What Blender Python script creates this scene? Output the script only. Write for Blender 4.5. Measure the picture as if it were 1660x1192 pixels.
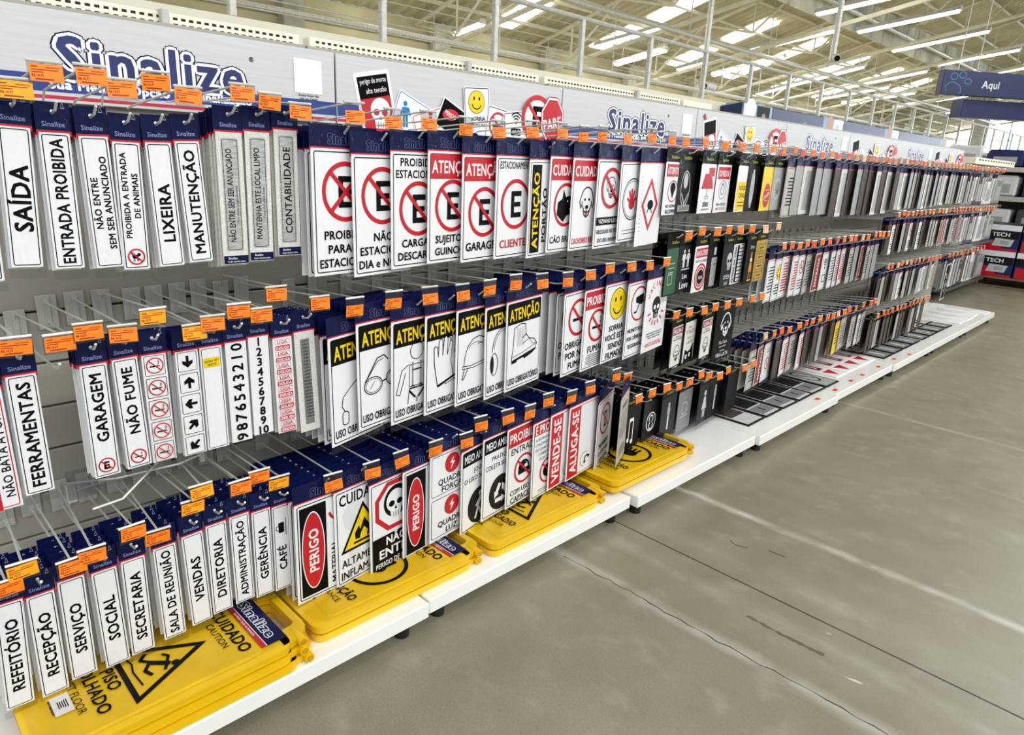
import bpy, math, random
from mathutils import Vector, Matrix
random.seed(7)
for _o in list(bpy.data.objects): bpy.data.objects.remove(_o)
C = bpy.context.scene.collection
SC = bpy.context.scene

# ------------------------------------------------------------------ camera, world, lights, exposure
cam_d = bpy.data.cameras.new('camera'); cam = bpy.data.objects.new('camera', cam_d); C.objects.link(cam)
cam_d.sensor_fit = 'HORIZONTAL'; cam_d.sensor_width = 36.0; cam_d.lens = 24.072; cam_d.clip_start = 0.05; cam_d.clip_end = 300
_r = Vector((0.70242, 0.71034, 0.044955)); _u = Vector((-0.238729, 0.175624, 0.955073)); _f = Vector((-0.670531, 0.681597, -0.29294))
_m = Matrix((_r, _u, -_f)).transposed().to_4x4(); _m.translation = (1.3383, -0.0658, 1.3430)
cam.matrix_world = _m
SC.camera = cam

W = bpy.data.worlds.new('world'); SC.world = W; W.use_nodes = True
W.node_tree.nodes['Background'].inputs[0].default_value = (0.93, 0.97, 1.0, 1)
W.node_tree.nodes['Background'].inputs[1].default_value = 1.0
SC.view_settings.view_transform = 'Standard'; SC.view_settings.look = 'None'
SC.view_settings.gamma = 1.0; SC.view_settings.use_curve_mapping = False
SC.view_settings.exposure = -0.6
SC.cycles.use_denoising = True
SC.cycles.max_bounces = 6; SC.cycles.diffuse_bounces = 3; SC.cycles.glossy_bounces = 3
SC.cycles.transparent_max_bounces = 14; SC.cycles.transmission_bounces = 4
SC.cycles.caustics_reflective = False; SC.cycles.caustics_refractive = False

def area_light(name, x, y, z, sx, sy, power, col=(1, 1, 0.96), rot=(0, 0, 0)):
    d = bpy.data.lights.new(name, 'AREA'); d.shape = 'RECTANGLE'; d.size = sx; d.size_y = sy; d.energy = power; d.color = col
    o = bpy.data.objects.new(name, d); C.objects.link(o); o.location = (x, y, z); o.rotation_euler = rot
    return o
# rows of store lamps hung over the aisles; the tilted pair is added frontal fill
area_light('aisle_light_row', 1.6, 5.0, 4.6, 0.7, 16, 130)
area_light('aisle_light_row', 4.6, 4.0, 4.6, 0.7, 18, 560, rot=(0, 0.5, 0))  # unseen row, added and tilted to brighten the sign fronts
area_light('aisle_light_row', 7.6, 5.0, 4.8, 0.7, 22, 620, rot=(0, 0.8, 0))  # second added fill row, tilted further towards the signs
area_light('hall_lamp_row', -7.5, 22.0, 3.9, 0.7, 34, 2000)
area_light('hall_lamp_row', 3.0, 28.0, 5.2, 0.7, 30, 1800)

# ------------------------------------------------------------------ materials
def lin(c):
    return tuple(((v / 255) / 12.92 if v / 255 <= 0.04045 else (((v / 255) + 0.055) / 1.055) ** 2.4) for v in c)
def mat(name, rgb, rough=0.5, metal=0.0, noise=0.06, scale=30.0, bump=0.0, spec=0.5, stretch=None, emit=0.0, coat=0.0):
    m = bpy.data.materials.new(name); m.use_nodes = True
    nt = m.node_tree; b = nt.nodes['Principled BSDF']; c = lin(rgb)
    b.inputs['Roughness'].default_value = rough; b.inputs['Metallic'].default_value = metal
    b.inputs['Specular IOR Level'].default_value = spec
    if coat: b.inputs['Coat Weight'].default_value = coat; b.inputs['Coat Roughness'].default_value = 0.12
    tc = nt.nodes.new('ShaderNodeTexCoord'); mp = nt.nodes.new('ShaderNodeMapping')
    if stretch: mp.inputs['Scale'].default_value = stretch
    nz = nt.nodes.new('ShaderNodeTexNoise'); nz.inputs['Scale'].default_value = scale; nz.inputs['Detail'].default_value = 3
    nt.links.new(tc.outputs['Object'], mp.inputs[0]); nt.links.new(mp.outputs[0], nz.inputs['Vector'])
    cr = nt.nodes.new('ShaderNodeValToRGB')
    cr.color_ramp.elements[0].position = 0.3; cr.color_ramp.elements[1].position = 0.7
    cr.color_ramp.elements[0].color = (*[v * (1 - noise) for v in c], 1); cr.color_ramp.elements[1].color = (*[min(1, v * (1 + noise)) for v in c], 1)
    nt.links.new(nz.outputs['Fac'], cr.inputs[0]); nt.links.new(cr.outputs[0], b.inputs['Base Color'])
    if bump:
        bp = nt.nodes.new('ShaderNodeBump'); bp.inputs['Strength'].default_value = bump; bp.inputs['Distance'].default_value = 0.002
        nt.links.new(nz.outputs['Fac'], bp.inputs['Height']); nt.links.new(bp.outputs[0], b.inputs['Normal'])
    if emit:
        b.inputs['Emission Color'].default_value = (*c, 1); b.inputs['Emission Strength'].default_value = emit
    return m
def clear_mat(name, tint, gloss, rough, bump):
    m = bpy.data.materials.new(name); m.use_nodes = True; nt = m.node_tree
    for n in list(nt.nodes): nt.nodes.remove(n)
    out = nt.nodes.new('ShaderNodeOutputMaterial'); mx = nt.nodes.new('ShaderNodeMixShader')
    tr = nt.nodes.new('ShaderNodeBsdfTransparent'); gl = nt.nodes.new('ShaderNodeBsdfGlossy')
    tr.inputs[0].default_value = (*tint, 1); gl.inputs['Roughness'].default_value = rough
    fr = nt.nodes.new('ShaderNodeFresnel'); fr.inputs[0].default_value = 1.35
    ad = nt.nodes.new('ShaderNodeMath'); ad.operation = 'MULTIPLY_ADD'; ad.inputs[1].default_value = 0.22; ad.inputs[2].default_value = gloss
    tc = nt.nodes.new('ShaderNodeTexCoord'); nz = nt.nodes.new('ShaderNodeTexNoise'); nz.inputs['Scale'].default_value = 38; nz.inputs['Detail'].default_value = 2
    nz.inputs['Distortion'].default_value = 1.2
    mp = nt.nodes.new('ShaderNodeMapping'); mp.inputs['Scale'].default_value = (1, 1.4, 0.55)
    bp = nt.nodes.new('ShaderNodeBump'); bp.inputs['Strength'].default_value = bump; bp.inputs['Distance'].default_value = 0.006
    L = nt.links.new
    L(tc.outputs['Object'], mp.inputs[0]); L(mp.outputs[0], nz.inputs['Vector']); L(nz.outputs['Fac'], bp.inputs['Height'])
    L(bp.outputs[0], gl.inputs['Normal']); L(bp.outputs[0], fr.inputs['Normal']); L(fr.outputs[0], ad.inputs[0])
    L(ad.outputs[0], mx.inputs[0]); L(tr.outputs[0], mx.inputs[1]); L(gl.outputs[0], mx.inputs[2]); L(mx.outputs[0], out.inputs[0])
    return m
M = {}
def K(key, *a, **k): M[key] = mat(key, *a, **k)
K('white', (246, 247, 250), 0.35, noise=0.015); K('black', (9, 9, 10), 0.5, spec=0.06); K('red', (200, 16, 34), 0.4); K('yellow', (248, 214, 10), 0.4)
K('navy', (13, 20, 68), 0.4, noise=0.2, spec=0.12); K('ink_blue', (132, 144, 192), 0.4); K('blue', (20, 125, 190), 0.4); K('grey', (128, 128, 128), 0.4)
K('mid_grey', (170, 172, 172), 0.4); K('light_grey', (205, 207, 208), 0.4); K('green', (20, 92, 58), 0.4); K('orange', (232, 142, 30), 0.45)
K('gold', (196, 158, 62), 0.45, noise=0.2); K('skin', (214, 160, 132), 0.5); K('sky_blue', (150, 196, 226), 0.5); K('dark_red', (150, 22, 34), 0.4)
K('silver', (196, 197, 195), 0.35, metal=0.35, noise=0.25, scale=40, stretch=(1, 1, 8)); K('weave', (228, 227, 222), 0.6, noise=0.12, scale=260)
K('charcoal', (30, 30, 32), 0.45, noise=0.2, spec=0.1); K('novelty', (10, 10, 11), 0.45, noise=0.3, spec=0.06); K('lime', (190, 196, 40), 0.5)
K('brown', (66, 54, 46), 0.55, noise=0.25); K('pale_board', (196, 192, 186), 0.5, noise=0.1); K('paper', (232, 230, 226), 0.6)
K('banner', (206, 208, 210), 0.45, noise=0.06, scale=5, stretch=(1, 1, 34)); K('banner_blue', (38, 62, 140), 0.45); K('banner_red', (196, 36, 62), 0.45)
K('logo_blue', (34, 46, 104), 0.35, noise=0.25, scale=12)
K('ticket', (255, 132, 22), 0.55, noise=0.05); K('ticket_amber', (255, 168, 20), 0.55); K('ticket_pale', (255, 196, 150), 0.55); K('ticket_red', (250, 92, 30), 0.55); K('ticket_ink', (150, 34, 10), 0.6)
K('wire', (214, 214, 208), 0.28, metal=0.25, noise=0.05); K('wire_plate', (190, 190, 184), 0.35, noise=0.05)
K('slat', (168, 164, 154), 0.5, noise=0.04, scale=8); K('slot', (24, 24, 24), 0.8); K('enamel', (243, 243, 241), 0.25, noise=0.015, scale=6, coat=0.3)
K('rubber', (16, 16, 16), 0.7); K('yellow_plastic', (234, 188, 6), 0.3, noise=0.06, scale=14, bump=0.15); K('yellow_wear', (196, 150, 8), 0.4)
K('cream', (240, 236, 216), 0.55, noise=0.03, scale=3); K('galvanised', (206, 206, 198), 0.4, metal=0.2, noise=0.15); K('roof_sheet', (214, 206, 174), 0.6, noise=0.12, scale=1.5)
K('steel_paint', (236, 230, 208), 0.5, noise=0.08, scale=4); K('siding', (220, 210, 172), 0.7, noise=0.1, scale=1.2); K('dirty_white', (222, 216, 196), 0.6, noise=0.5, scale=0.9)
K('duct', (210, 210, 206), 0.25, metal=0.8, noise=0.3, scale=3, bump=1.0); K('lamp_body', (225, 226, 224), 0.4)
K('lamp_tube', (255, 255, 250), 0.4, emit=14, noise=0); K('daylight', (240, 248, 255), 0.4, emit=9, noise=0); K('skylight', (246, 250, 250), 0.4, emit=7.0, noise=0.0)
K('store_blue', (18, 34, 92), 0.4, noise=0.12, scale=4); K('outline_blue', (70, 150, 205), 0.4); K('wood', (120, 100, 78), 0.7, noise=0.25); K('dark_shelf', (72, 74, 76), 0.5, noise=0.2)
K('grey_pack', (136, 138, 138), 0.45, noise=0.2, scale=9); K('white_pack', (226, 226, 226), 0.45, noise=0.06); K('lens', (8, 8, 10), 0.15)
M['bag'] = clear_mat('bag', (0.97, 0.972, 0.976), 0.004, 0.13, 0.7)
M['bag_tail'] = clear_mat('bag_tail', (0.80, 0.81, 0.82), 0.05, 0.22, 0.6)
M['flap'] = clear_mat('flap', (0.80, 0.81, 0.83), 0.04, 0.12, 0.1)

# ------------------------------------------------------------------ mesh helpers
class MB:
    def __init__(s): s.V = []; s.F = []; s.I = []; s.mats = []
    def mi(s, k):
        if k not in s.mats: s.mats.append(k)
        return s.mats.index(k)
    def add(s, vs, fs, k):
        o = len(s.V); s.V += [tuple(v) for v in vs]; i = s.mi(k)
        for f in fs: s.F.append([a + o for a in f]); s.I.append(i)
    def box(s, x0, x1, y0, y1, z0, z1, k, bev=0.0):
        if bev:
            b = min(bev, (x1 - x0) * .45, (y1 - y0) * .45, (z1 - z0) * .45); vs = []; 
            for sx, X, dx in ((0, x0, b), (1, x1, -b)):
                for sy, Y, dy in ((0, y0, b), (1, y1, -b)):
                    for sz, Z, dz in ((0, z0, b), (1, z1, -b)):
                        vs += [(X, Y + dy, Z + dz), (X + dx, Y, Z + dz), (X + dx, Y + dy, Z)]
            n = lambda sx, sy, sz, a: (sx * 4 + sy * 2 + sz) * 3 + a
            fs = []
            for q in (0, 1):
                t = [(0, 0), (1, 0), (1, 1), (0, 1)]
                fx = [n(q, a, c, 0) for a, c in t]; fy = [n(a, q, c, 1) for a, c in t]; fz = [n(a, c, q, 2) for a, c in t]
                fs += [fx if q else fx[::-1], fy[::-1] if q else fy, fz if q else fz[::-1]]
            for a in (0, 1):
                for c in (0, 1):
                    fs.append([n(0, a, c, 1), n(1, a, c, 1), n(1, a, c, 2), n(0, a, c, 2)])
                    fs.append([n(a, 0, c, 0), n(a, 1, c, 0), n(a, 1, c, 2), n(a, 0, c, 2)])
                    fs.append([n(a, c, 0, 0), n(a, c, 1, 0), n(a, c, 1, 1), n(a, c, 0, 1)])
            for a in (0, 1):
                for c in (0, 1):
                    for d in (0, 1): fs.append([n(a, c, d, 0), n(a, c, d, 1), n(a, c, d, 2)])
            s.add(vs, fs, k); return
        s.add([(x0, y0, z0), (x1, y0, z0), (x1, y1, z0), (x0, y1, z0), (x0, y0, z1), (x1, y0, z1), (x1, y1, z1), (x0, y1, z1)],
              [(3, 2, 1, 0), (4, 5, 6, 7), (0, 1, 5, 4), (1, 2, 6, 5), (2, 3, 7, 6), (3, 0, 4, 7)], k)
    def tube(s, pts, r, k, n=6, cap=True):
        pts = [Vector(p) for p in pts]; rings = []; vs = []
        for i, p in enumerate(pts):
            d = (pts[min(i + 1, len(pts) - 1)] - pts[max(i - 1, 0)]).normalized()
            a = d.cross(Vector((0, 0, 1)));
            if a.length < 1e-3: a = d.cross(Vector((1, 0, 0)))
            a.normalize(); b = d.cross(a)
            for j in range(n):
                t = 2 * math.pi * j / n; vs.append(p + (a * math.cos(t) + b * math.sin(t)) * r)
        fs = []
        for i in range(len(pts) - 1):
            for j in range(n): fs.append([i * n + j, i * n + (j + 1) % n, (i + 1) * n + (j + 1) % n, (i + 1) * n + j])
        if cap: fs += [list(range(n))[::-1], [(len(pts) - 1) * n + j for j in range(n)]]
        s.add(vs, fs, k)
    def prism(s, pts, z0, z1, k):          # pts in xy
        n = len(pts); vs = [(x, y, z0) for x, y in pts] + [(x, y, z1) for x, y in pts]
        s.add(vs, [list(range(n))[::-1], [n + i for i in range(n)]] + [[i, (i + 1) % n, n + (i + 1) % n, n + i] for i in range(n)], k)
    def mesh(s, name):
        me = bpy.data.meshes.new(name); me.from_pydata(s.V, [], s.F)
        for k in s.mats: me.materials.append(M[k])
        if len(s.mats) > 1: me.polygons.foreach_set('material_index', s.I)
        me.update(); return me
    def build(s, name, parent=None, loc=None):
        return put(name, s.mesh(name), parent, loc)
def put(name, me, parent=None, loc=None, rot=None):
    o = bpy.data.objects.new(name, me); C.objects.link(o)
    if parent is not None: o.parent = parent
    if loc is not None: o.location = loc
    if rot is not None: o.rotation_euler = rot
    return o
def thing(name, label, cat, loc=(0, 0, 0), rot=(0, 0, 0), group=None, me=None):
    o = bpy.data.objects.new(name, me); C.objects.link(o); o.location = loc; o.rotation_euler = rot
    o['label'] = label; o['category'] = cat
    if group: o['group'] = group
    return o
def struct(o): o['kind'] = 'structure'; return o

# text cache: flat glyph outlines, centred, cap height 1
_TX = {}
def glyphs(s, bold, space=None):
    key = (s, bold, space)
    if key not in _TX:
        c = bpy.data.curves.new('t', 'FONT'); c.body = s; c.resolution_u = 2; c.space_character = space or 1.0 + bold * 1.3
        o = bpy.data.objects.new('t', c); C.objects.link(o); me = bpy.data.meshes.new_from_object(o)
        vs = [(v.co.x / .73, v.co.y / .73, 0.0) for v in me.vertices]; fs = [list(p.vertices) for p in me.polygons]
        bpy.data.objects.remove(o); bpy.data.curves.remove(c); bpy.data.meshes.remove(me)
        if bold > .004:                       # heavier weight: the outline struck several times around its place
            n = 4 if bold < .045 else 10; o0, f0 = vs, fs; vs, fs = [], []
            for i in range(n):
                t = 2 * math.pi * (i + .5) / n; k = len(vs); dx, dy = bold * 1.35 * math.cos(t), bold * 1.1 * math.sin(t)
                vs += [(x + dx, y + dy, i * 1.3e-5) for x, y, _ in o0]; fs += [[q + k for q in f] for f in f0]
        xs = [v[0] for v in vs] or [0, 1]; cx = (min(xs) + max(xs)) / 2
        _TX[key] = ([(x - cx, y - .5, d) for x, y, d in vs], fs, max(xs) - min(xs))
    return _TX[key]

class Art(MB):
    """flat print: u to the right, v up; every call lies a hair above the one before"""
    def __init__(s, x=0.0017, step=0.00016, flat=False): super().__init__(); s.x = x; s.step = step; s.flat = flat
    ov = 0.0
    def P(s, u, v): return (u, v, s.x) if s.flat else (s.x, u, v + s.ov)
    def PD(s, u, v, d): return (u, v, s.x + d) if s.flat else (s.x + d, u, v + s.ov)
    def up(s): s.x += s.step
    def poly(s, k, pts): s.add([s.P(*p) for p in pts], [list(range(len(pts)))], k); s.up()
    def rect(s, k, a, b, c, d): s.poly(k, [(a, b), (c, b), (c, d), (a, d)])
    def rr(s, a, b, c, d, r, n=4):
        if r <= 0: return [(a, b), (c, b), (c, d), (a, d)]
        out = []
        for cx, cy, t0 in ((c - r, b + r, -90), (c - r, d - r, 0), (a + r, d - r, 90), (a + r, b + r, 180)):
            out += [(cx + r * math.cos(math.radians(t0 + 90 * i / n)), cy + r * math.sin(math.radians(t0 + 90 * i / n))) for i in range(n + 1)]
        return out
    def rrect(s, k, a, b, c, d, r): s.poly(k, s.rr(a, b, c, d, r))
    def loop(s, k, o, i):
        n = len(o); s.add([s.P(*p) for p in o + i], [[j, (j + 1) % n, n + (j + 1) % n, n + j] for j in range(n)], k); s.up()
    def frame(s, k, a, b, c, d, t, r=0.004): s.loop(k, s.rr(a, b, c, d, r), s.rr(a + t, b + t, c - t, d - t, max(r - t, 0.0005)))
    def circ(s, u, v, r, ry=None, n=28): return [(u + r * math.cos(2 * math.pi * i / n), v + (ry or r) * math.sin(2 * math.pi * i / n)) for i in range(n)]
    def disc(s, k, u, v, r, ry=None, n=24): s.poly(k, s.circ(u, v, r, ry, n))
    def ring(s, k, u, v, r, t, n=32): s.loop(k, s.circ(u, v, r, None, n), s.circ(u, v, r - t, None, n))
    def line(s, k, pts, w):
        vs = []; fs = []
        for (x0, y0), (x1, y1) in zip(pts, pts[1:]):
            l = math.hypot(x1 - x0, y1 - y0) or 1; dx, dy = (x1 - x0) / l * w / 2, (y1 - y0) / l * w / 2; e = .35
            o = len(vs); vs += [s.P(x0 - dx * e - dy, y0 - dy * e + dx), s.P(x0 - dx * e + dy, y0 - dy * e - dx), s.P(x1 + dx * e + dy, y1 + dy * e - dx), s.P(x1 + dx * e - dy, y1 + dy * e + dx)]
            fs.append([o, o + 1, o + 2, o + 3])
        s.add(vs, fs, k); s.up()
    def arc(s, k, u, v, r, a0, a1, w, n=10, ry=None):
        s.line(k, [(u + r * math.cos(math.radians(a0 + (a1 - a0) * i / n)), v + (ry or r) * math.sin(math.radians(a0 + (a1 - a0) * i / n))) for i in range(n + 1)], w)
    def text(s, k, t, u, v, h, rot=0, maxw=None, bold=0.02, w=None):
        vs, fs, wd = glyphs(t, bold); sx = h
        if maxw and wd * h > maxw: sx = maxw / wd
        if w: sx = w / wd
        ca, sa = math.cos(math.radians(rot)), math.sin(math.radians(rot))
        s.add([s.PD(u + x * sx * ca - y * h * sa, v + x * sx * sa + y * h * ca, d) for x, y, d in vs], fs, k); s.up()
    def outline_text(s, t, u, v, h, w, k1, k2, k3, q=1.0):
        for k, b in ((k3, .12 * q), (k2, .092 * q), (k1, .034)): 
            vs, fs, wd = glyphs(t, b, 1.14); vs0, fs0, wd0 = glyphs(t, .034, 1.14); sx = w / wd0
            s.add([s.PD(u + x * sx, v + y * h, d) for x, y, d in vs], fs, k); s.up()
    def no(s, u, v, r, t=None, cross=False, k='red'):
        t = t or r * .17; s.ring(k, u, v, r, t); q = (r - t * .5) * .7071
        s.line(k, [(u - q, v + q), (u + q, v - q)], t)
        if cross: s.line(k, [(u - q, v - q), (u + q, v + q)], t)
    def smoke(s, u, v, r):
        s.rect('black', u - r * .62, v - r * .2, u + r * .45, v - r * .02); s.rect('black', u + r * .5, v - r * .2, u + r * .6, v - r * .02)
        s.line('black', [(u + r * .5, v + r * .1), (u + r * .38, v + r * .25), (u + r * .55, v + r * .35), (u + r * .4, v + r * .5), (u + r * .52, v + r * .62)], r * .07)
    def smiley(s, u, v, r):
        s.disc('black', u, v, r); s.disc('yellow', u, v, r * .95)
        for d in (-1, 1): s.disc('black', u + d * r * .32, v + r * .3, r * .1, r * .16, 14)
        s.arc('black', u, v - r * .02, r * .58, 200, 340, r * .09)
    def bars(s, k, u, v, w, n, gap, t=0.002, seed=0):
        rr = random.Random(seed)
        for i in range(n):
            ww = w * rr.uniform(.6, 1); s.rect(k, u - ww / 2, v - i * gap, u + ww / 2, v - i * gap + t)
    def skull(s, u, v, r, k='white', d='black'):
        s.disc(k, u, v + r * .2, r * .8, r * .8); s.poly(k, [(u - r * .5, v - r * .3), (u + r * .5, v - r * .3), (u + r * .38, v - r), (u - r * .38, v - r)])
        for e in (-1, 1): s.disc(d, u + e * r * .34, v + r * .05, r * .25, r * .22, 12)
        s.poly(d, [(u, v - r * .15), (u + r * .12, v - r * .42), (u - r * .12, v - r * .42)])
        for e in (-.2, 0, .2): s.line(d, [(u + e * r, v - r * .6), (u + e * r, v - r * .95)], r * .05)
    def bolt(s, u, v, r, k='white'):
        s.poly(k, [(u + r * .25, v + r * .7), (u - r * .4, v), (u - r * .02, v), (u - r * .28, v - r * .75), (u + r * .42, v + r * .1), (u + r * .05, v + r * .12)])
    def dog(s, u, v, r, k='black', w=None):
        w = w or r * .07
        s.line(k, [(u - r * .5, v + r * .6), (u - r * .75, v + r * .1), (u - r * .6, v - r * .25), (u - r * .45, v + r * .1)], w)
        s.line(k, [(u + r * .5, v + r * .6), (u + r * .75, v + r * .1), (u + r * .6, v - r * .25), (u + r * .45, v + r * .1)], w)
        s.arc(k, u, v + r * .25, r * .6, 20, 160, w); s.line(k, [(u - r * .42, v - r * .1), (u - r * .25, v - r * .6), (u, v - r * .75), (u + r * .25, v - r * .6), (u + r * .42, v - r * .1)], w)
        for e in (-1, 1): s.disc(k, u + e * r * .22, v + r * .2, r * .08, None, 10)
        s.disc(k, u, v - r * .2, r * .16, r * .11, 12); s.arc(k, u - r * .12, v - r * .34, r * .13, 200, 350, w); s.arc(k, u + r * .12, v - r * .34, r * .13, 190, 340, w)
        s.disc('red' if k == 'black' else k, u, v - r * .55, r * .09, r * .13, 10)
    def man(s, u, v, r, k):
        s.disc(k, u, v + r * .78, r * .2, None, 14); s.rrect(k, u - r * .28, v - r * .2, u + r * .28, v + r * .52, r * .1)
        s.rect(k, u - r * .24, v - r, u - r * .03, v - r * .18); s.rect(k, u + r * .03, v - r, u + r * .24, v - r * .18)
        s.line(k, [(u - r * .3, v + r * .45), (u - r * .45, v - r * .1)], r * .13); s.line(k, [(u + r * .3, v + r * .45), (u + r * .45, v - r * .1)], r * .13)
    def woman(s, u, v, r, k):
        s.disc(k, u, v + r * .78, r * .2, None, 14); s.poly(k, [(u - r * .14, v + r * .52), (u + r * .14, v + r * .52), (u + r * .42, v - r * .4), (u - r * .42, v - r * .4)])
        s.rect(k, u - r * .18, v - r, u - r * .03, v - r * .4); s.rect(k, u + r * .03, v - r, u + r * .18, v - r * .4)
    def hand(s, u, v, r, k):
        s.disc(k, u, v - r * .3, r * .42, r * .4, 14)
        for i, (a, l) in enumerate(((150, .75), (115, .95), (92, 1.0), (70, .92), (35, .7))):
            a = math.radians(a); s.line(k, [(u + .2 * r * math.cos(a), v - .3 * r + .2 * r * math.sin(a)), (u + l * r * math.cos(a), v - .3 * r + l * r * math.sin(a))], r * .19)
    def arrow(s, k, u, v, r, ang):
        c, d = math.cos(math.radians(ang)), math.sin(math.radians(ang)); T = lambda x, y: (u + (x * c - y * d) * r, v + (x * d + y * c) * r)
        s.poly(k, [T(*p) for p in ((-.9, -.2), (.0, -.2), (-.2, -.75), (.3, -.75), (.95, 0), (.3, .75), (-.2, .75), (0, .2), (-.9, .2))])
    def wifi(s, u, v, r, k='black'):
        s.disc(k, u, v, r * .15, None, 12)
        for q in (.4, .68, .96): s.arc(k, u, v, r * q, 45, 135, r * .13)

# ------------------------------------------------------------------ printed designs (board centred on 0,0)
def nar(*lines, icon=None, h=0.0215, span=0.215, off=0.0, fr='black'):
    def f(a, w, hh):
        a.frame(fr, -w / 2 + .0035, -hh / 2 + .0035, w / 2 - .0035, hh / 2 - .0035, .0017, .004)
        n = len(lines)
        for i, t in enumerate(lines):
            u = 0 if n == 1 else (-.0095 if i == 0 else .0095)
            a.text('black', t, u, off, h if n == 1 else min(h, .0125), 90, maxw=span, bold=.036)
        if icon: icon(a, -hh / 2 + .026)
    return f
def ic_no(draw=None):
    def g(a, v):
        if draw: draw(a, v)
        a.no(0, v, .0165)
    return g
def ic_cat(a, v): a.disc('black', -.002, v, .006, .004, 12); a.disc('black', .005, v + .004, .0035, None, 10); a.line('black', [(-.006, v), (-.009, v + .007)], .0015); a.line('black', [(-.004, v - .002), (-.004, v - .009)], .002); a.line('black', [(.002, v - .002), (.002, v - .009)], .002)
def d_five_smoke(a, w, h):
    for i in range(5):
        v = h / 2 - .025 - i * .05; a.frame('black', -w / 2 + .004, v - .0225, w / 2 - .004, v + .0225, .0012, .003); a.smoke(0, v, .017); a.no(0, v, .018, .0024)
def d_five_arrows(a, w, h):
    for i, g in enumerate((-90, 90, 180, 45, 225)):
        v = h / 2 - .025 - i * .05; a.frame('black', -w / 2 + .004, v - .0225, w / 2 - .004, v + .0225, .0012, .003); a.arrow('black', 0, v, .015, g)
def d_blank(a, w, h):
    a.frame('black', -w / 2 + .0035, -h / 2 + .0035, w / 2 - .0035, h / 2 - .0035, .0013, .004)
    a.rrect('yellow', -.019, h / 2 - .049, .019, h / 2 - .026, .003); a.text('black', 'INSIRA SEU', 0, h / 2 - .0335, .005, 6, .032); a.text('black', 'TEXTO!', 0, h / 2 - .042, .005, 6, .02)
def d_down(a, w, h):
    for i, t in enumerate('0123456789'): a.text('black', t, 0, h / 2 - .0125 - i * .025, .0275, 90, bold=.03, maxw=.02)
def d_up(a, w, h):
    for i, t in enumerate('1 2 3 4 5 6 7 8 9 10'.split()): a.text('black', t, 0, h / 2 - .0125 - i * .025, .021, 0, bold=.04, maxw=.032)
def d_liga(a, w, h):
    for i in range(16):
        v = h / 2 - .011 - i * .0152
        if i % 2: a.rrect('red', -.019, v - .006, .019, v + .006, .0015); a.text('white', 'DESLIGA', 0, v, .008, 0, .034, .03)
        else: a.frame('red', -.019, v - .006, .019, v + .006, .0008, .0015); a.text('red', 'LIGA', 0, v, .008, 0, w=.026)
def d_liga_grey(a, w, h):
    a.rect('grey', -.0125, -h / 2 + .02, .0125, h / 2 - .02)
    for i in range(24):
        v = h / 2 - .0255 - i * .0087; a.text('black', 'LIGA' if i < 12 else 'DESLIGA', 0, v, .0045, 0, .021); a.rect('mid_grey', -.0125, v - .0046, .0125, v - .0041)
def silver(t, sub=None, h=.014):
    def f(a, w, hh):
        a.rrect('silver', -.0195, -hh / 2 + .03, .0195, hh / 2 - .012, .005); a.frame('black', -.017, -hh / 2 + .033, .017, hh / 2 - .015, .0011, .004)
        a.text('black', t, -.004 if sub else 0, .008, h, 90, maxw=.2, bold=.02)
        if sub: a.text('charcoal', sub, .0095, -.01, .006, 90, maxw=.12, bold=0)
        a.rect('navy', -w / 2 + .001, -hh / 2 + .002, w / 2 - .001, -hh / 2 + .02); a.text('white', 'Sinalize', -.008, -hh / 2 + .0145, .005, 0); a.text('white', 'Fixação: dupla face adesiva', 0, -hh / 2 + .007, .0035, 0, .04)
    return f
def big(body, fr='black'):
    def f(a, w, h):
        if fr: a.frame(fr, -w / 2 + .007, -h / 2 + .007, w / 2 - .006, h / 2 - .006, .0028, .007)
        body(a, w, h)
    return f
def band(a, t, k='red', tk='white', y0=.078, y1=.143, tx=0, mw=.17):
    a.rect(k, -.091, y0, .091, y1); a.text(tk, t, tx, (y0 + y1) / 2, .034, 0, w=mw, bold=.03)
def park(top, bottom, slash=1, cy=.01, r=.072, tk='black'):
    def b(a, w, h):
        if top and top[0] == 'ATENÇÃO': band(a, 'ATENÇÃO')
        elif top:
            for i, t in enumerate(top): a.text('black', t, 0, .125 - i * .03, .021, 0, .165, .03)
        a.ring('red', 0, cy, r, r * .16); s = r * .52
        for q in ((-s * .6, -s, -s * .2, s), (-s * .6, s * .62, s * .7, s), (-s * .6, -s * .18, s * .6, s * .18), (-s * .6, -s, s * .7, -s * .62)): a.rect('black', *(q[0], cy + q[1], q[2], cy + q[3]))
        if slash:
            q = (r - r * .08) * .7071; a.line('red', [(-q, cy + q), (q, cy - q)], r * .15)
            if slash > 1: a.line('red', [(-q, cy - q), (q, cy + q)], r * .15)
        n = len(bottom)
        for i, t in enumerate(bottom): a.text(tk, t, 0, {3: -.052, 2: -.084, 1: -.106}[n] - i * .034, .0215 if n > 1 else .025, 0, .168, .03)
    return big(b)
def safety(draw):
    def b(a, w, h):
        a.rect('black', -.091, .074, .091, .143); a.text('yellow', 'ATENÇÃO', 0, .108, .04, 2, w=.165, bold=.035)
        draw(a); a.text('black', 'USO OBRIGATÓRIO', 0, -.118, .023, 0, w=.172, bold=.03)
    return big(b)
def g_plug(a): a.line('black', [(.07, .05), (.03, .045), (.0, .02), (-.03, .0), (-.055, -.02), (-.06, -.045), (-.05, -.06)], .0025); a.loop('black', a.rr(-.06, -.1, -.035, -.06, .01), a.rr(-.0575, -.0975, -.0375, -.0625, .008)); a.loop('black', a.rr(.05, .02, .08, .06, .01), a.rr(.0525, .0225, .0775, .0575, .008))
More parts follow.
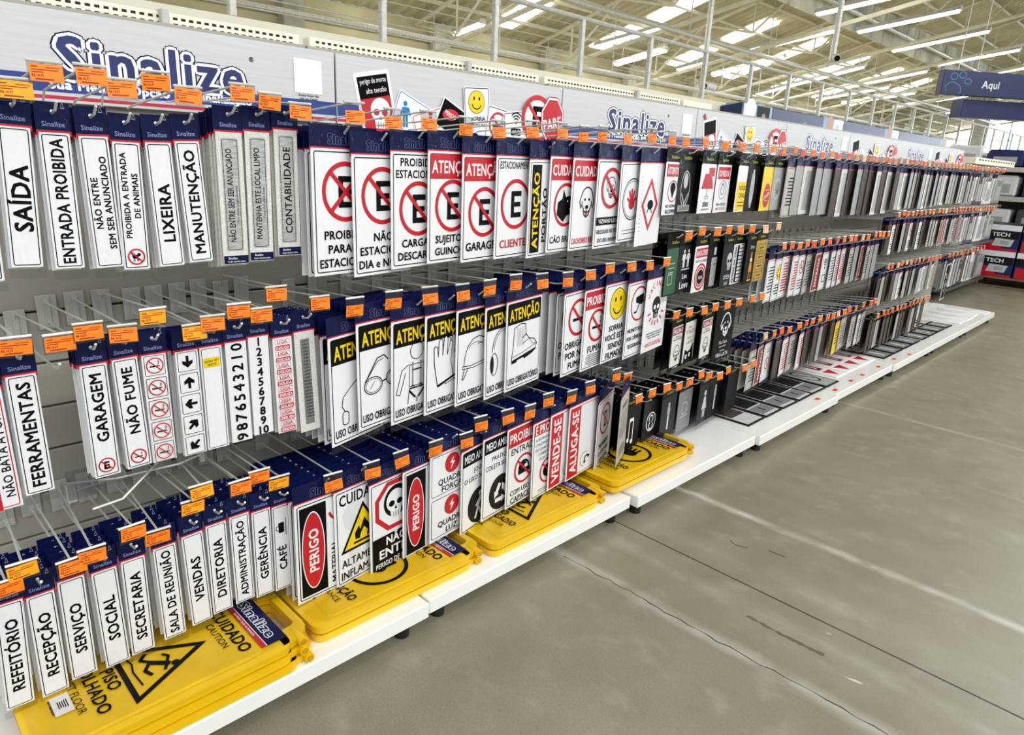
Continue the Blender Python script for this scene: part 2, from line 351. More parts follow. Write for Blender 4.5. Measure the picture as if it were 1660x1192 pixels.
def g_glasses(a):
    for u, v in ((-.045, -.03), (.035, -.02)):
        a.loop('black', a.circ(u, v, .034, .026), a.circ(u, v, .031, .023)); a.loop('black', a.circ(u, v, .028, .02), a.circ(u, v, .0265, .0185)); a.line('black', [(u - .012, v - .008), (u + .006, v + .012)], .0015)
    a.line('black', [(-.012, -.025), (.002, -.022)], .004); a.line('black', [(-.075, -.015), (-.03, .045), (-.005, .05), (.01, .035)], .003); a.line('black', [(-.066, -.005), (-.03, .035), (-.008, .041)], .002); a.line('black', [(.068, -.01), (.08, .045), (.085, .05)], .003)
def g_harness(a):
    a.ring('black', .0, .055, .027, .0025); a.line('black', [(-.03, .015), (-.03, -.05), (.03, -.05), (.03, .015), (-.03, .015)], .0022)
    for d in (-1, 1):
        a.line('black', [(d * .032, .018), (d * .06, .005), (d * .082, -.062), (d * .068, -.067), (d * .045, -.005)], .0022); a.line('black', [(d * .016, .02), (d * .016, -.05)], .006); a.line('white', [(d * .016, .018), (d * .016, -.046)], .003)
        a.line('black', [(d * .03, -.055), (d * .036, -.1)], .0022); a.line('black', [(d * .03, -.062), (d * .006, -.085)], .006); a.ring('black', d * .016, -.052, .006, .002, 12)
    a.line('black', [(-.03, -.055), (.03, -.055)], .004); a.line('black', [(-.016, .0), (.016, .0)], .004); a.line('black', [(0, -.085), (0, -.1)], .003)
def g_gloves(a):
    for du, k in ((.025, 'black'), (-.01, 'black')):
        p = [(-.035, -.07), (-.05, .0), (-.052, .05), (-.045, .055), (-.038, .05), (-.034, .02), (-.03, .068), (-.022, .075), (-.015, .068), (-.014, .022), (-.008, .074), (.0, .08), (.008, .072), (.006, .02), (.018, .06), (.026, .062), (.03, .055), (.022, .0), (.035, -.045), (.03, -.055), (-.035, -.07)]
        a.poly('white', [(u + du, v) for u, v in p[:-1]]); a.line(k, [(u + du, v) for u, v in p], .0028)
    a.poly('black', [(-.045, -.075), (.06, -.045), (.062, -.038), (-.045, -.066)])
def g_helmet(a):
    p = [(-.062, -.03), (-.058, .0), (-.045, .032), (-.02, .052), (.01, .058), (.045, .045), (.065, .015), (.07, -.02)]
    a.line('black', p, .003); a.line('black', [(-.068, -.028), (-.07, -.036), (-.02, -.04), (.04, -.034), (.075, -.022), (.07, -.014), (.03, -.026), (-.03, -.032), (-.068, -.028)], .0025)
    a.arc('black', -.005, -.02, .06, 60, 130, .0018); a.arc('black', .02, -.02, .055, 40, 110, .0018); a.line('black', [(-.06, -.038), (-.07, -.07), (-.062, -.068), (-.045, -.042)], .003); a.disc('black', .045, -.012, .005, None, 10)
def g_muffs(a):
    a.arc('black', .0, .0, .062, 12, 178, .003, 16, .075); a.arc('black', .0, .0, .054, 14, 172, .002, 16, .066)
    for d in (-1, 1):
        a.loop('black', a.circ(d * .052, -.04, .02, .038), a.circ(d * .052, -.04, .0175, .0355)); a.disc('charcoal', d * .062, -.04, .008, .03, 16)
def g_boot(a):
    p = [(-.055, .06), (-.06, -.01), (-.066, -.035), (-.066, -.05), (.07, -.03), (.076, -.012), (.06, .005), (.03, .012), (.012, .03), (.006, .066), (-.02, .07), (-.055, .06)]
    a.line('black', p, .003); a.line('black', [(-.066, -.038), (.0, -.03), (.074, -.014)], .002)
    a.poly('black', [(-.068, -.05), (-.066, -.06), (-.04, -.058), (-.036, -.052), (.0, -.048), (.004, -.055), (.05, -.044), (.072, -.034), (.07, -.03)])
    for i in range(5): a.line('black', [(-.04 + i * .009, .058), (-.036 + i * .009, -.005)], .0012)
    a.line('black', [(-.01, .02), (.012, .03)], .003); a.line('black', [(-.008, .0), (.03, .012)], .002); a.line('black', [(.03, .012), (.05, -.01), (.074, -.012)], .0015)
def big_lines(lines, y0, dy, h=.02, k='black', mw=.165):
    def f(a):
        for i, t in enumerate(lines): a.text(k, t, 0, y0 - i * dy, h, 0, mw, .03)
    return f
def d_gate(a, w, h):
    a.frame('black', -.093, -.143, .093, .143, .0022, .006); a.rect('black', -.085, -.135, -.034, .135); a.text('yellow', 'ATENÇÃO', -.06, -.005, .03, 90, w=.235, bold=.035); a.text('black', 'PORTÃO', -.012, -.02, .022, 90, w=.17, bold=.03); a.text('black', 'AUTOMÁTICO', .06, -.005, .022, 90, w=.22, bold=.02)
def b_fierce(a, w, h):
    band(a, 'CUIDADO'); a.ring('red', 0, .0, .07, .01); a.poly('black', [(-.05, -.03), (-.045, .01), (-.02, .02), (-.015, .05), (0, .025), (.025, .03), (.05, .0), (.045, -.015), (.02, -.01), (.035, -.03), (.01, -.035), (-.01, -.055)]); a.disc('white', .012, .012, .004, None, 8)
    a.text('black', 'CÃO BRAVO', 0, -.11, .022, 0, .165)
def b_fierce2(a, w, h): band(a, 'CUIDADO'); a.dog(0, .005, .062); a.text('red', 'CACHORRO BRAVO', 0, -.118, .02, 0, .17)
def b_neigh(a, w, h):
    a.dog(.0, .055, .045); a.no(0, .055, .07); a.rect('black', -.09, -.07, .09, -.043); a.text('white', 'VIZINHO LEGAL', 0, -.056, .015, 0, .16)
    big_lines(['RECOLHE AS FEZES', 'DO SEU ANIMAL'], -.092, .03, .014)(a)
def b_hand(a, w, h): a.ring('black', 0, .01, .075, .004); a.ring('black', 0, .01, .066, .002); a.hand(-.005, .01, .052, 'red'); a.bars('black', 0, -.1, .14, 2, .012)
def b_diamond(a, w, h):
    a.loop('red', [(0, .1), (.07, 0), (0, -.1), (-.07, 0)], [(0, .075), (.052, 0), (0, -.075), (-.052, 0)]); a.disc('black', .005, .0, .025, .018, 14); a.line('black', [(-.02, -.03), (0, 0), (.02, -.03)], .006)
    a.bars('black', -.078, .1, .008, 14, .015)
def b_smoke1(a, w, h): a.smoke(0, .055, .06); a.no(0, .055, .068); big_lines(['OBRIGADO', 'POR NÃO', 'FUMAR'], -.04, .038, .025)(a)
def b_smoke2(a, w, h): band(a, 'PROIBIDO'); a.smoke(0, .012, .055); a.no(0, .012, .062); a.text('black', 'FUMAR', 0, -.073, .026, 0, .15); a.bars('black', 0, -.097, .16, 6, .0075, .0025, 3)
def b_smile(a, w, h): a.smiley(0, .07, .062); big_lines(['SORRIA', 'VOCÊ ESTÁ', 'SENDO', 'FILMADO'], -.02, .035, .023)(a)
def b_cctv(a, w, h):
    a.ring('red', 0, .062, .07, .008); a.poly('black', [(-.03, .09), (.03, .1), (.045, .07), (.02, .055), (-.03, .07)]); a.line('black', [(0, .06), (-.02, .03), (-.04, .03)], .007); a.disc('grey', .036, .078, .008, None, 10)
    big_lines(['MONITORADO', 'POR CÂMERAS DE', 'SEGURANÇA'], -.04, .032, .017)(a)
def b_vac(a, w, h):
    for i, t in enumerate('VACINADO'):
        g = math.radians(160 - i * 20); a.text('red', t, .075 * math.cos(g), .055 + .075 * math.sin(g), .022, 70 - i * 20)
    a.skull(0, .03, .045, 'charcoal', 'white')
    for i in range(7): g = math.radians(200 + i * 23); a.line('red', [(.055 * math.cos(g), .03 + .055 * math.sin(g)), (.075 * math.cos(g), .03 + .075 * math.sin(g))], .006)
    a.bars('black', 0, -.075, .15, 3, .01, .003); a.text('red', 'ANTI-SOCIAL', 0, -.12, .018, 0, .15)
def b_danger(a, w, h):
    a.rect('black', -.086, -.135, -.005, .135); a.disc('white', -.047, .0, .036, .118, 32); a.disc('red', -.047, .0, .033, .114, 32); a.text('white', 'PERIGO', -.047, 0, .03, 90, w=.13, bold=.035)
    a.text('black', 'MATERIAL', .018, -.06, .02, 90, w=.13); a.text('black', 'TÓXICO', .055, -.06, .02, 90, w=.1); a.arc('red', .035, .1, .03, 190, 350, .007)
def b_flame(a, w, h):
    a.text('black', 'CUIDADO', 0, .118, .034, 0, w=.165, bold=.03); a.poly('black', [(0, .092), (.082, -.05), (-.082, -.05)]); a.poly('yellow', [(0, .076), (.069, -.042), (-.069, -.042)])
    a.poly('black', [(-.03, -.02), (-.032, .0), (-.016, .02), (-.012, .005), (.004, .04), (.02, .012), (.026, .018), (.034, -.005), (.026, -.022), (.012, -.022), (.016, -.006), (.002, .01), (-.01, -.008), (-.014, -.022)]); a.rect('black', -.036, -.034, .038, -.027)
    a.text('black', 'ALTAMENTE', 0, -.082, .026, 0, w=.16); a.text('black', 'INFLAMÁVEL', 0, -.12, .026, 0, w=.165)
def b_skull(a, w, h):
    o = lambda r: [(r * math.cos(math.radians(22.5 + 45 * i)), .06 + r * math.sin(math.radians(22.5 + 45 * i))) for i in range(8)]
    a.poly('red', o(.086)); a.poly('white', o(.07)); a.disc('black', .003, .07, .05, .052); a.skull(0, .062, .046)
    a.rect('black', -.091, -.143, .091, -.03); a.text('white', 'NÃO', 0, -.05, .028, 0, w=.08, bold=.035); a.text('white', 'ENTRE', 0, -.088, .03, 0, w=.135, bold=.035); a.text('white', 'PERIGO DE MORTE', 0, -.124, .018, 0, .165, .03)
def b_danger2(a, w, h):
    a.rect('black', -.086, -.135, -.005, .135); a.disc('white', -.047, .0, .036, .118, 32); a.disc('red', -.047, .0, .033, .114, 32); a.text('white', 'PERIGO', -.047, 0, .028, 90, w=.12, bold=.035)
    a.bolt(.045, .09, .03, 'red'); a.disc('red', .045, .0, .032); a.skull(.045, .0, .022); a.bolt(.045, -.09, .03, 'red')
def b_quadro(a, w, h):
    for o, t in ((.075, 'FORÇA'), (-.072, 'LUZ')):
        a.frame('black', -.093, o - .068, .093, o + .068, .002, .006); a.disc('red', 0, o + .028, .034); a.bolt(0, o + .028, .03); a.text('black', 'QUADRO', 0, o - .024, .021, 0, .14); a.text('black', t, 0, o - .051, .021, 0, .1)
def env(l1, l2, kind):
    def b(a, w, h):
        a.rect('black', -.091, .092, .091, .143); a.text('white', 'MEIO AMBIENTE', 0, .117, .028, 0, w=.165, bold=.03); a.text('black', l1, 0, .068, .016, 0, .15, .01); a.text('black', l2, 0, .038, .018, 0, .165, .01)
        a.disc('charcoal', 0, -.07, .062, .066)
        if kind: 
            for i in range(3):
                g0, g1 = math.radians(90 + 120 * i), math.radians(210 + 120 * i); p = (.046 * math.cos(g0), .046 * math.sin(g0)); q = (.046 * math.cos(g1), .046 * math.sin(g1)); L_ = lambda t: (p[0] + (q[0] - p[0]) * t, -.074 + p[1] + (q[1] - p[1]) * t)
                a.line('white', [L_(.16), L_(.6)], .015); e = L_(.86); f_ = L_(.56); dx, dy = -(q[1] - p[1]) / .08, (q[0] - p[0]) / .08; a.poly('white', [e, (f_[0] + dx * .014, f_[1] + dy * .014), (f_[0] - dx * .014, f_[1] - dy * .014)])
        else: a.disc('white', .005, -.028, .009, None, 12); a.line('white', [(.005, -.04), (-.004, -.075), (-.02, -.115)], .01); a.line('white', [(-.004, -.075), (.016, -.115)], .009); a.line('white', [(.003, -.045), (.022, -.065), (.03, -.085)], .007); a.line('white', [(.003, -.045), (-.018, -.07)], .007)
    return big(b)
def b_helm(a, w, h):
    band(a, 'PROIBIDA'); a.text('black', 'ENTRADA', 0, .06, .026, 0, w=.15, bold=.01); a.arc('black', 0, -.02, .028, 0, 180, .008); a.rect('black', -.032, -.04, .036, -.022); a.disc('black', -.005, -.015, .024, .02, 16); a.disc('white', .012, -.014, .01, .007, 12); a.no(0, -.02, .056, .008)
    a.text('black', 'COM USO DE', 0, -.098, .02, 0, .15, .01); a.text('black', 'CAPACETE', 0, -.127, .022, 0, .15, .01)
def b_helm2(a, w, h):
    band(a, 'É PROIBIDO', y0=.1); 
    for i, t in enumerate(('A ENTRADA DE PESSOAS', 'UTILIZANDO CAPACETE', 'OU QUALQUER TIPO DE', 'COBERTURA QUE', 'OCULTE A FACE')): a.text('black', t, 0, .083 - i * .02, .0115, 0, .165, .0)
    a.disc('black', 0, -.055, .03, .026, 16); a.disc('white', .012, -.052, .012, .009, 12); a.no(0, -.055, .05, .007); a.bars('black', 0, -.122, .12, 2, .008)
def vende(t):
    def b(a, w, h):
        a.rect('red', -.093, -.143, -.02, .143); a.text('white', t, -.056, 0, .046, 90, w=.255, bold=.035); a.frame('red', -.093, -.143, .093, .143, .0025, .003)
        a.arc('black', .045, -.1, .016, 30, 200, .007); a.disc('black', .058, -.09, .007, None, 10); a.disc('black', .03, -.108, .007, None, 10); a.arc('black', .028, -.095, .03, 60, 260, .0018)
    return b
def b_phone(a, w, h):
    a.rrect('black', -.016, .02, .016, .09, .004); a.rect('light_grey', -.012, .032, .012, .08); a.no(0, .055, .066, .009); big_lines(['PROIBIDO', 'O USO DE', 'CELULAR'], -.05, .033, .02)(a)
def b_notice(a, w, h): a.bars('black', 0, .1, .1, 2, .01, .006); a.bars('grey', 0, .06, .15, 8, .013, .004, 2); a.bars('black', 0, -.08, .12, 4, .012, .003, 5)

NARROW = dict(
    saida=(nar('SAÍDA', h=.03, span=.16, off=.0), 'SAÍDA'), entrada=(nar('ENTRADA PROIBIDA', span=.23, h=.022), 'ENTRADA PROIBIDA'),
    naoentre=(nar('NÃO ENTRE', 'SEM SER ANUNCIADO', span=.19, h=.0125), 'NÃO ENTRE SEM SER ANUNCIADO'), animais=(nar('PROIBIDA A ENTRADA', 'DE ANIMAIS', icon=ic_no(ic_cat), span=.18, h=.0115, off=.022), 'PROIBIDA A ENTRADA DE ANIMAIS'),
    lixeira=(nar('LIXEIRA', h=.024, span=.15, off=-.015), 'LIXEIRA'), manut=(nar('MANUTENÇÃO', h=.022, span=.215), 'MANUTENÇÃO'),
    ferram=(nar('FERRAMENTAS', h=.0235, span=.225), 'FERRAMENTAS'), garagem=(nar('GARAGEM', icon=ic_no(lambda a, v: a.text('black', 'E', 0, v, .017, 0, bold=.05)), h=.023, span=.155, off=.03), 'GARAGEM'),
    naofume=(nar('NÃO FUME', icon=ic_no(lambda a, v: a.smoke(0, v, .014)), h=.0215, span=.155, off=.03), 'NÃO FUME'), fumex5=(d_five_smoke, 'five small no smoking squares'), setas=(d_five_arrows, 'five black arrow squares'),
    branco=(d_blank, 'only a yellow INSIRA SEU TEXTO sticker'), n9876=(d_down, 'the sideways digits 9876543210'), n1234=(d_up, 'the upright numbers 1 to 10'), liga=(d_liga, 'red LIGA and DESLIGA stickers'),
    ligaprata=(d_liga_grey, 'a grey strip of LIGA stickers'), silver1=(silver('NÃO ENTRE SEM SER ANUNCIADO', 'Not enter unannounced'), 'NÃO ENTRE SEM SER ANUNCIADO'),
    silver2=(silver('MANTENHA ESTE LOCAL LIMPO', 'Keep this place clean'), 'MANTENHA ESTE LOCAL LIMPO'), silver3=(silver('CONTABILIDADE', None, .018), 'CONTABILIDADE'),
    refeit=(nar('REFEITÓRIO', h=.0225, span=.2), 'REFEITÓRIO'), recep=(nar('RECEPÇÃO', h=.0225, span=.19), 'RECEPÇÃO'), serv=(nar('SERVIÇO', h=.0225, span=.165), 'SERVIÇO'), social=(nar('SOCIAL', h=.024, span=.16), 'SOCIAL'),
    secret=(nar('SECRETARIA', h=.0225, span=.215), 'SECRETARIA'), sala=(nar('SALA DE REUNIÃO', h=.0205, span=.225), 'SALA DE REUNIÃO'), vendas=(nar('VENDAS', h=.023, span=.16), 'VENDAS'), diret=(nar('DIRETORIA', h=.023, span=.2), 'DIRETORIA'),
    admin=(nar('ADMINISTRAÇÃO', h=.019, span=.225), 'ADMINISTRAÇÃO'), geren=(nar('GERÊNCIA', h=.0225, span=.185), 'GERÊNCIA'), cafe=(nar('CAFÉ', h=.022, span=.08, off=-.03), 'CAFÉ'), extin=(nar('E', h=.024, span=.2, off=-.06), 'one cropped letter'))
def _cup(a, w, h):
    NARROW['cafe_'][0](a, w, h)
_c = NARROW['cafe'][0]
def d_cafe(a, w, h): _c(a, w, h); a.rrect('black', -.009, .045, .007, .075, .002); a.arc('black', -.009, .06, .007, 90, 270, .002); a.line('black', [(.012, .035), (.012, .085)], .002)
NARROW['cafe'] = (d_cafe, 'CAFÉ')
def d_naobata(a, w, h): a.frame('red', -w / 2 + .004, -h / 2 + .004, w / 2 - .004, h / 2 - .004, .002, .004); a.rect('red', -w / 2, -h / 2, -.008, -h / 2 + .12); a.text('black', 'NÃO BATA A PORTA', .008, .0, .016, 90, .2)
NARROW['naobata'] = (d_naobata, 'NÃO BATA A PORTA')

LARGE = dict(
    r1a=(park([], ['PROIBIDO', 'PARAR E', 'ESTACIONAR'], 2, .05), 'crossed out black E above PROIBIDO PARAR'), r1b=(park([], ['NÃO', 'ESTACIONE', 'DIA e NOITE'], 1, .05), 'struck out E above DIA e NOITE'),
    r1c=(park(['PROIBIDO', 'ESTACIONAR'], ['CARGA E', 'DESCARGA'], 1, .005), 'struck out E above CARGA E DESCARGA'), r1d=(park(['ATENÇÃO'], ['SUJEITO A', 'GUINCHO'], 1, .005), 'red ATENÇÃO band above SUJEITO A GUINCHO'),
    r1e=(park(['ATENÇÃO'], ['GARAGEM'], 1, -.01), 'red ATENÇÃO band above GARAGEM'), r1f=(park(['ESTACIONAMENTO'], ['CLIENTES'], 0, .01, .075, 'red'), 'E in a red ring above red CLIENTES'),
    r1g=(d_gate, 'yellow sideways ATENÇÃO beside PORTÃO'), r1h=(big(b_fierce), 'CUIDADO band over a ringed snarling dog'), r1i=(big(b_fierce2), 'CUIDADO band over a drawn puppy'),
    r1j=(big(b_neigh), 'struck out puppy above VIZINHO LEGAL'), r1k=(big(b_hand), 'red open hand in a double black ring'), r1l=(big(b_diamond, None), 'red diamond outline and fine sideways print'),
    r2a=(safety(g_plug), 'corded ear plugs under yellow ATENÇÃO'), r2b=(safety(g_glasses), 'safety glasses under yellow ATENÇÃO'), r2c=(safety(g_harness), 'harnessed figure under yellow ATENÇÃO'), r2d=(safety(g_gloves), 'pair of gloves under yellow ATENÇÃO'),
    r2e=(safety(g_helmet), 'hard hat under yellow ATENÇÃO'), r2f=(safety(g_muffs), 'ear muffs under yellow ATENÇÃO'), r2g=(safety(g_boot), 'ankle boot under yellow ATENÇÃO'),
    r2h=(big(b_smoke1), 'no smoking ring above OBRIGADO POR NÃO FUMAR'), r2i=(big(b_smoke2), 'red PROIBIDO band over a no smoking ring'), r2j=(big(b_smile), 'yellow smiling face above SORRIA'), r2k=(big(b_cctv), 'camera in a red ring above MONITORADO'), r2l=(big(b_vac, None), 'skull ringed by red letters'),
    r3a=(big(b_danger), 'red PERIGO oval beside MATERIAL'), r3b=(big(b_flame), 'yellow flame triangle and ALTAMENTE INFLAMÁVEL'), r3c=(big(b_skull), 'skull in a red octagon above NÃO ENTRE'), r3d=(big(b_danger2), 'red PERIGO oval beside red lightning bolts'),
    r3e=(lambda a, w, h: b_quadro(a, w, h), 'two red discs QUADRO FORÇA and QUADRO LUZ'), r3f=(env('JOGUE', 'O LIXO NO LIXO', 0), 'MEIO AMBIENTE and a walking figure disc'), r3g=(env('PRATIQUE', 'COLETA SELETIVA', 1), 'MEIO AMBIENTE and a recycling disc'), r3h=(big(b_helm), 'red PROIBIDA band over a struck out helmet'),
    r3i=(big(b_helm2), 'red É PROIBIDO band over fine print'), r3j=(vende('VENDE-SE'), 'sideways white VENDE-SE on red'), r3k=(vende('ALUGA-SE'), 'sideways white ALUGA-SE on red'), r3l=(big(b_phone), 'struck out mobile phone'))

# ------------------------------------------------------------------ hanging sign packs
_H = {}
def header_mesh(kind, w):
    key = (kind, round(w, 3))
    if key in _H: return _H[key]
    a = Art(x=.0011); hw = w / 2 + .003; k = 'novelty' if kind == 'novelty' else 'navy'
    a.box(-.0008, .001, -hw, hw, -.041, .016, k)
    if kind == 'novelty':
        a.text('lime', 'SinalStore', 0, -.018, .012, 0, min(w * .8, .075), .02)
    else:
        a.rect('red', -hw, -.043, hw, -.0335)
        if kind == 'narrow':
            a.text('ink_blue', 'Sinalize', 0, -.022, .009, 0, w * .86, .02); a.loop('mid_grey', [(w * .28, .006), (w * .42, .006), (w * .35, .0125 + .006)], [(w * .3, .0075), (w * .4, .0075), (w * .35, .0155)])
        else:
            a.outline_text('Sinalize', 0, -.014, .023, .1, 'navy', 'navy', 'ink_blue', .75); a.text('white', 'Sua Melhor Opção em Sinalização', 0, -.0382, .0042, 0, .12, .0)
    a.disc('white', 0, 0, .0032, None, 10)
    _H[key] = a.mesh('header_card'); return _H[key]
_P = {}
def panel_mesh(w, h, k, edge=None):
    key = (w, h, k)
    if key not in _P:
        m = MB(); m.box(-.0014, .0014, -w / 2, w / 2, -.037 - h, -.037, k, .0006); _P[key] = m.mesh('panel')
    return _P[key]
_B = {}
def bag_mesh(w, h, seed):
    key = (w, h, seed % 5)
    if key not in _B:
        rr = random.Random(seed % 5 + 11); m = MB(); ny, nz = 5, 9; hw = w / 2 + .005; z0 = -.037 - h - .004; z1 = .019; vs = []
        for j in range(nz):
            for i in range(ny):
                y = -hw + 2 * hw * i / (ny - 1); z = z0 + (z1 - z0) * j / (nz - 1)
                vs.append((.0048 + rr.uniform(-.0012, .0018) if 0 < i < ny - 1 else .003, y, z))
        m.add(vs, [[j * ny + i, j * ny + i + 1, (j + 1) * ny + i + 1, (j + 1) * ny + i] for j in range(nz - 1) for i in range(ny - 1)], 'bag')
        t = z0 - .016
        m.add([(.002, -hw, z0), (.002, hw, z0), (.003, hw - .001, t), (.001, 0, t - .001), (.003, -hw + .001, t)], [(0, 4, 3, 2, 1)], 'bag_tail')
        _B[key] = m.mesh('plastic_bag')
        _B[key].polygons.foreach_set('use_smooth', [True] * len(_B[key].polygons))
    return _B[key]
def sign_pack(name, label, cat, loc, yaw, lean, w, h, design, panel='white', header='large', group=None, bag=True, seed=0, printed=True):
    t = thing(name, label, cat, loc, (lean, 0, yaw), group)
    p = put('panel', panel_mesh(w, h, panel), t); put('header_card', header_mesh(header, w), t)
    if design and printed:
        if not isinstance(design, bpy.types.Mesh):
            a = Art(); a.ov = -.037 - h / 2; design(a, w, h); design = a.mesh('printed_face') if a.V else None
        if design: put('printed_face', design, p)
    if bag: put('plastic_bag', bag_mesh(w, h, seed), t)
    return t, design
ORD = ('first', 'second', 'third', 'fourth', 'fifth', 'sixth', 'seventh', 'eighth', 'ninth', 'tenth', 'eleventh', 'twelfth', 'thirteenth', 'fourteenth', 'fifteenth', 'sixteenth', 'seventeenth', 'eighteenth', 'nineteenth', 'twentieth')
def back_packs(t, n, step, w, h, panel, header, label, group, name, cat, jit=.0, design=None):
    base = t.location.copy()
    for k in range(1, n + 1):
        o = t.copy(); C.objects.link(o); o.name = name
        o.location = base + Vector((-step * k, random.uniform(-jit, jit), -.0025 * k - random.uniform(0, jit)))
        o['label'] = label.replace('%s', ORD[k - 1], 1) if label.startswith('pack') else ORD[k - 1] + ' pack behind the ' + label.split('|')[1]; o['category'] = cat; o['group'] = group
        p = put('panel', panel_mesh(w, h, panel), o); put('header_card', header_mesh(header, w), o)
        if design and k == 1: put('printed_face', design, p)

# ------------------------------------------------------------------ wire hooks with ticket holders
XP = -0.55
_m = MB(); _m.tube([(0, 0, -.012), (.03, 0, -.012), (.345, 0, .0), (.375, 0, .006), (.393, 0, .02)], .0027, 'wire', 6); PRONG = _m.mesh('prong')
_m = MB(); _m.box(.0, .0035, -.021, .021, -.03, .052, 'wire_plate', .001); _m.box(.0035, .007, -.006, .006, -.024, .046, 'wire_plate'); PLATE = _m.mesh('back_plate')
def ticket_mesh(k):
    a = Art(x=.0006); a.ov = 0; a.box(-.0003, .0004, -.0255, .0255, -.0145, .0145, k)
    a.rect('ticket_ink', -.022, .0085, -.012, .0105); a.rect('ticket_ink', -.022, .004, .018, .0055); a.rect('ticket_ink', -.022, .0, -.004, .0015); a.text('ticket_ink', 'R$ 10,77', -.0135, -.0045, .0042, 0, .018, .03); a.rect('ticket_ink', -.018, -.0115, .01, -.0095); a.rect('ticket_ink', .0, .0085, .021, .0095)
    return a.mesh('price_ticket')
TICKETS = {k: ticket_mesh(k) for k in ('ticket', 'ticket_amber', 'ticket_red', 'ticket_pale')}
_m = MB(); _m.tube([(0, -.027, 0), (0, .027, 0)], .003, 'wire', 6); BAR = _m.mesh('label_bar')
def flap_mesh(d):
    m = MB(); m.box(.001, .0018, -.0275, .0275, -d, 0, 'flap'); return m.mesh('clear_flap')
FLAP = {.038: flap_mesh(.038), .054: flap_mesh(.054)}
_seq = [0]
def hook(y, z, ty, tz, label, long_flap=False, tk='ticket', group=None, xt=-.155, depth=0.0, plate=True):
    """wire hook whose prong leaves the panel at (y, z); its label arm ends at ty with the ticket centred on tz"""
    t = thing('wire_hook', label, 'hook', (XP - depth, y, z), (0, 0, 0), group)
    plate and put('back_plate', PLATE, t); put('prong', PRONG, t)
    dz = (.033 if long_flap else .019); az = tz - z + dz; dx = xt - XP + depth; dy = ty - y
    m = MB(); m.tube([(.004, 0, .035), (.03, dy * .08, max(.035, az - .03)), (dx, dy, az)], .0024, 'wire', 6); m.build('label_arm', t)
    h = put('label_bar', BAR, t, (dx, dy, az), (0, random.uniform(-.12, .12), random.uniform(-.08, .08)))
    fl = .054 if long_flap else .038
    f = put('clear_flap', FLAP[fl], h)
    put('price_ticket', TICKETS[tk], h, (.0028, random.uniform(-.002, .002), -dz - .0 + random.uniform(-.001, .001)), (random.uniform(-.06, .06), 0, 0))
    return t

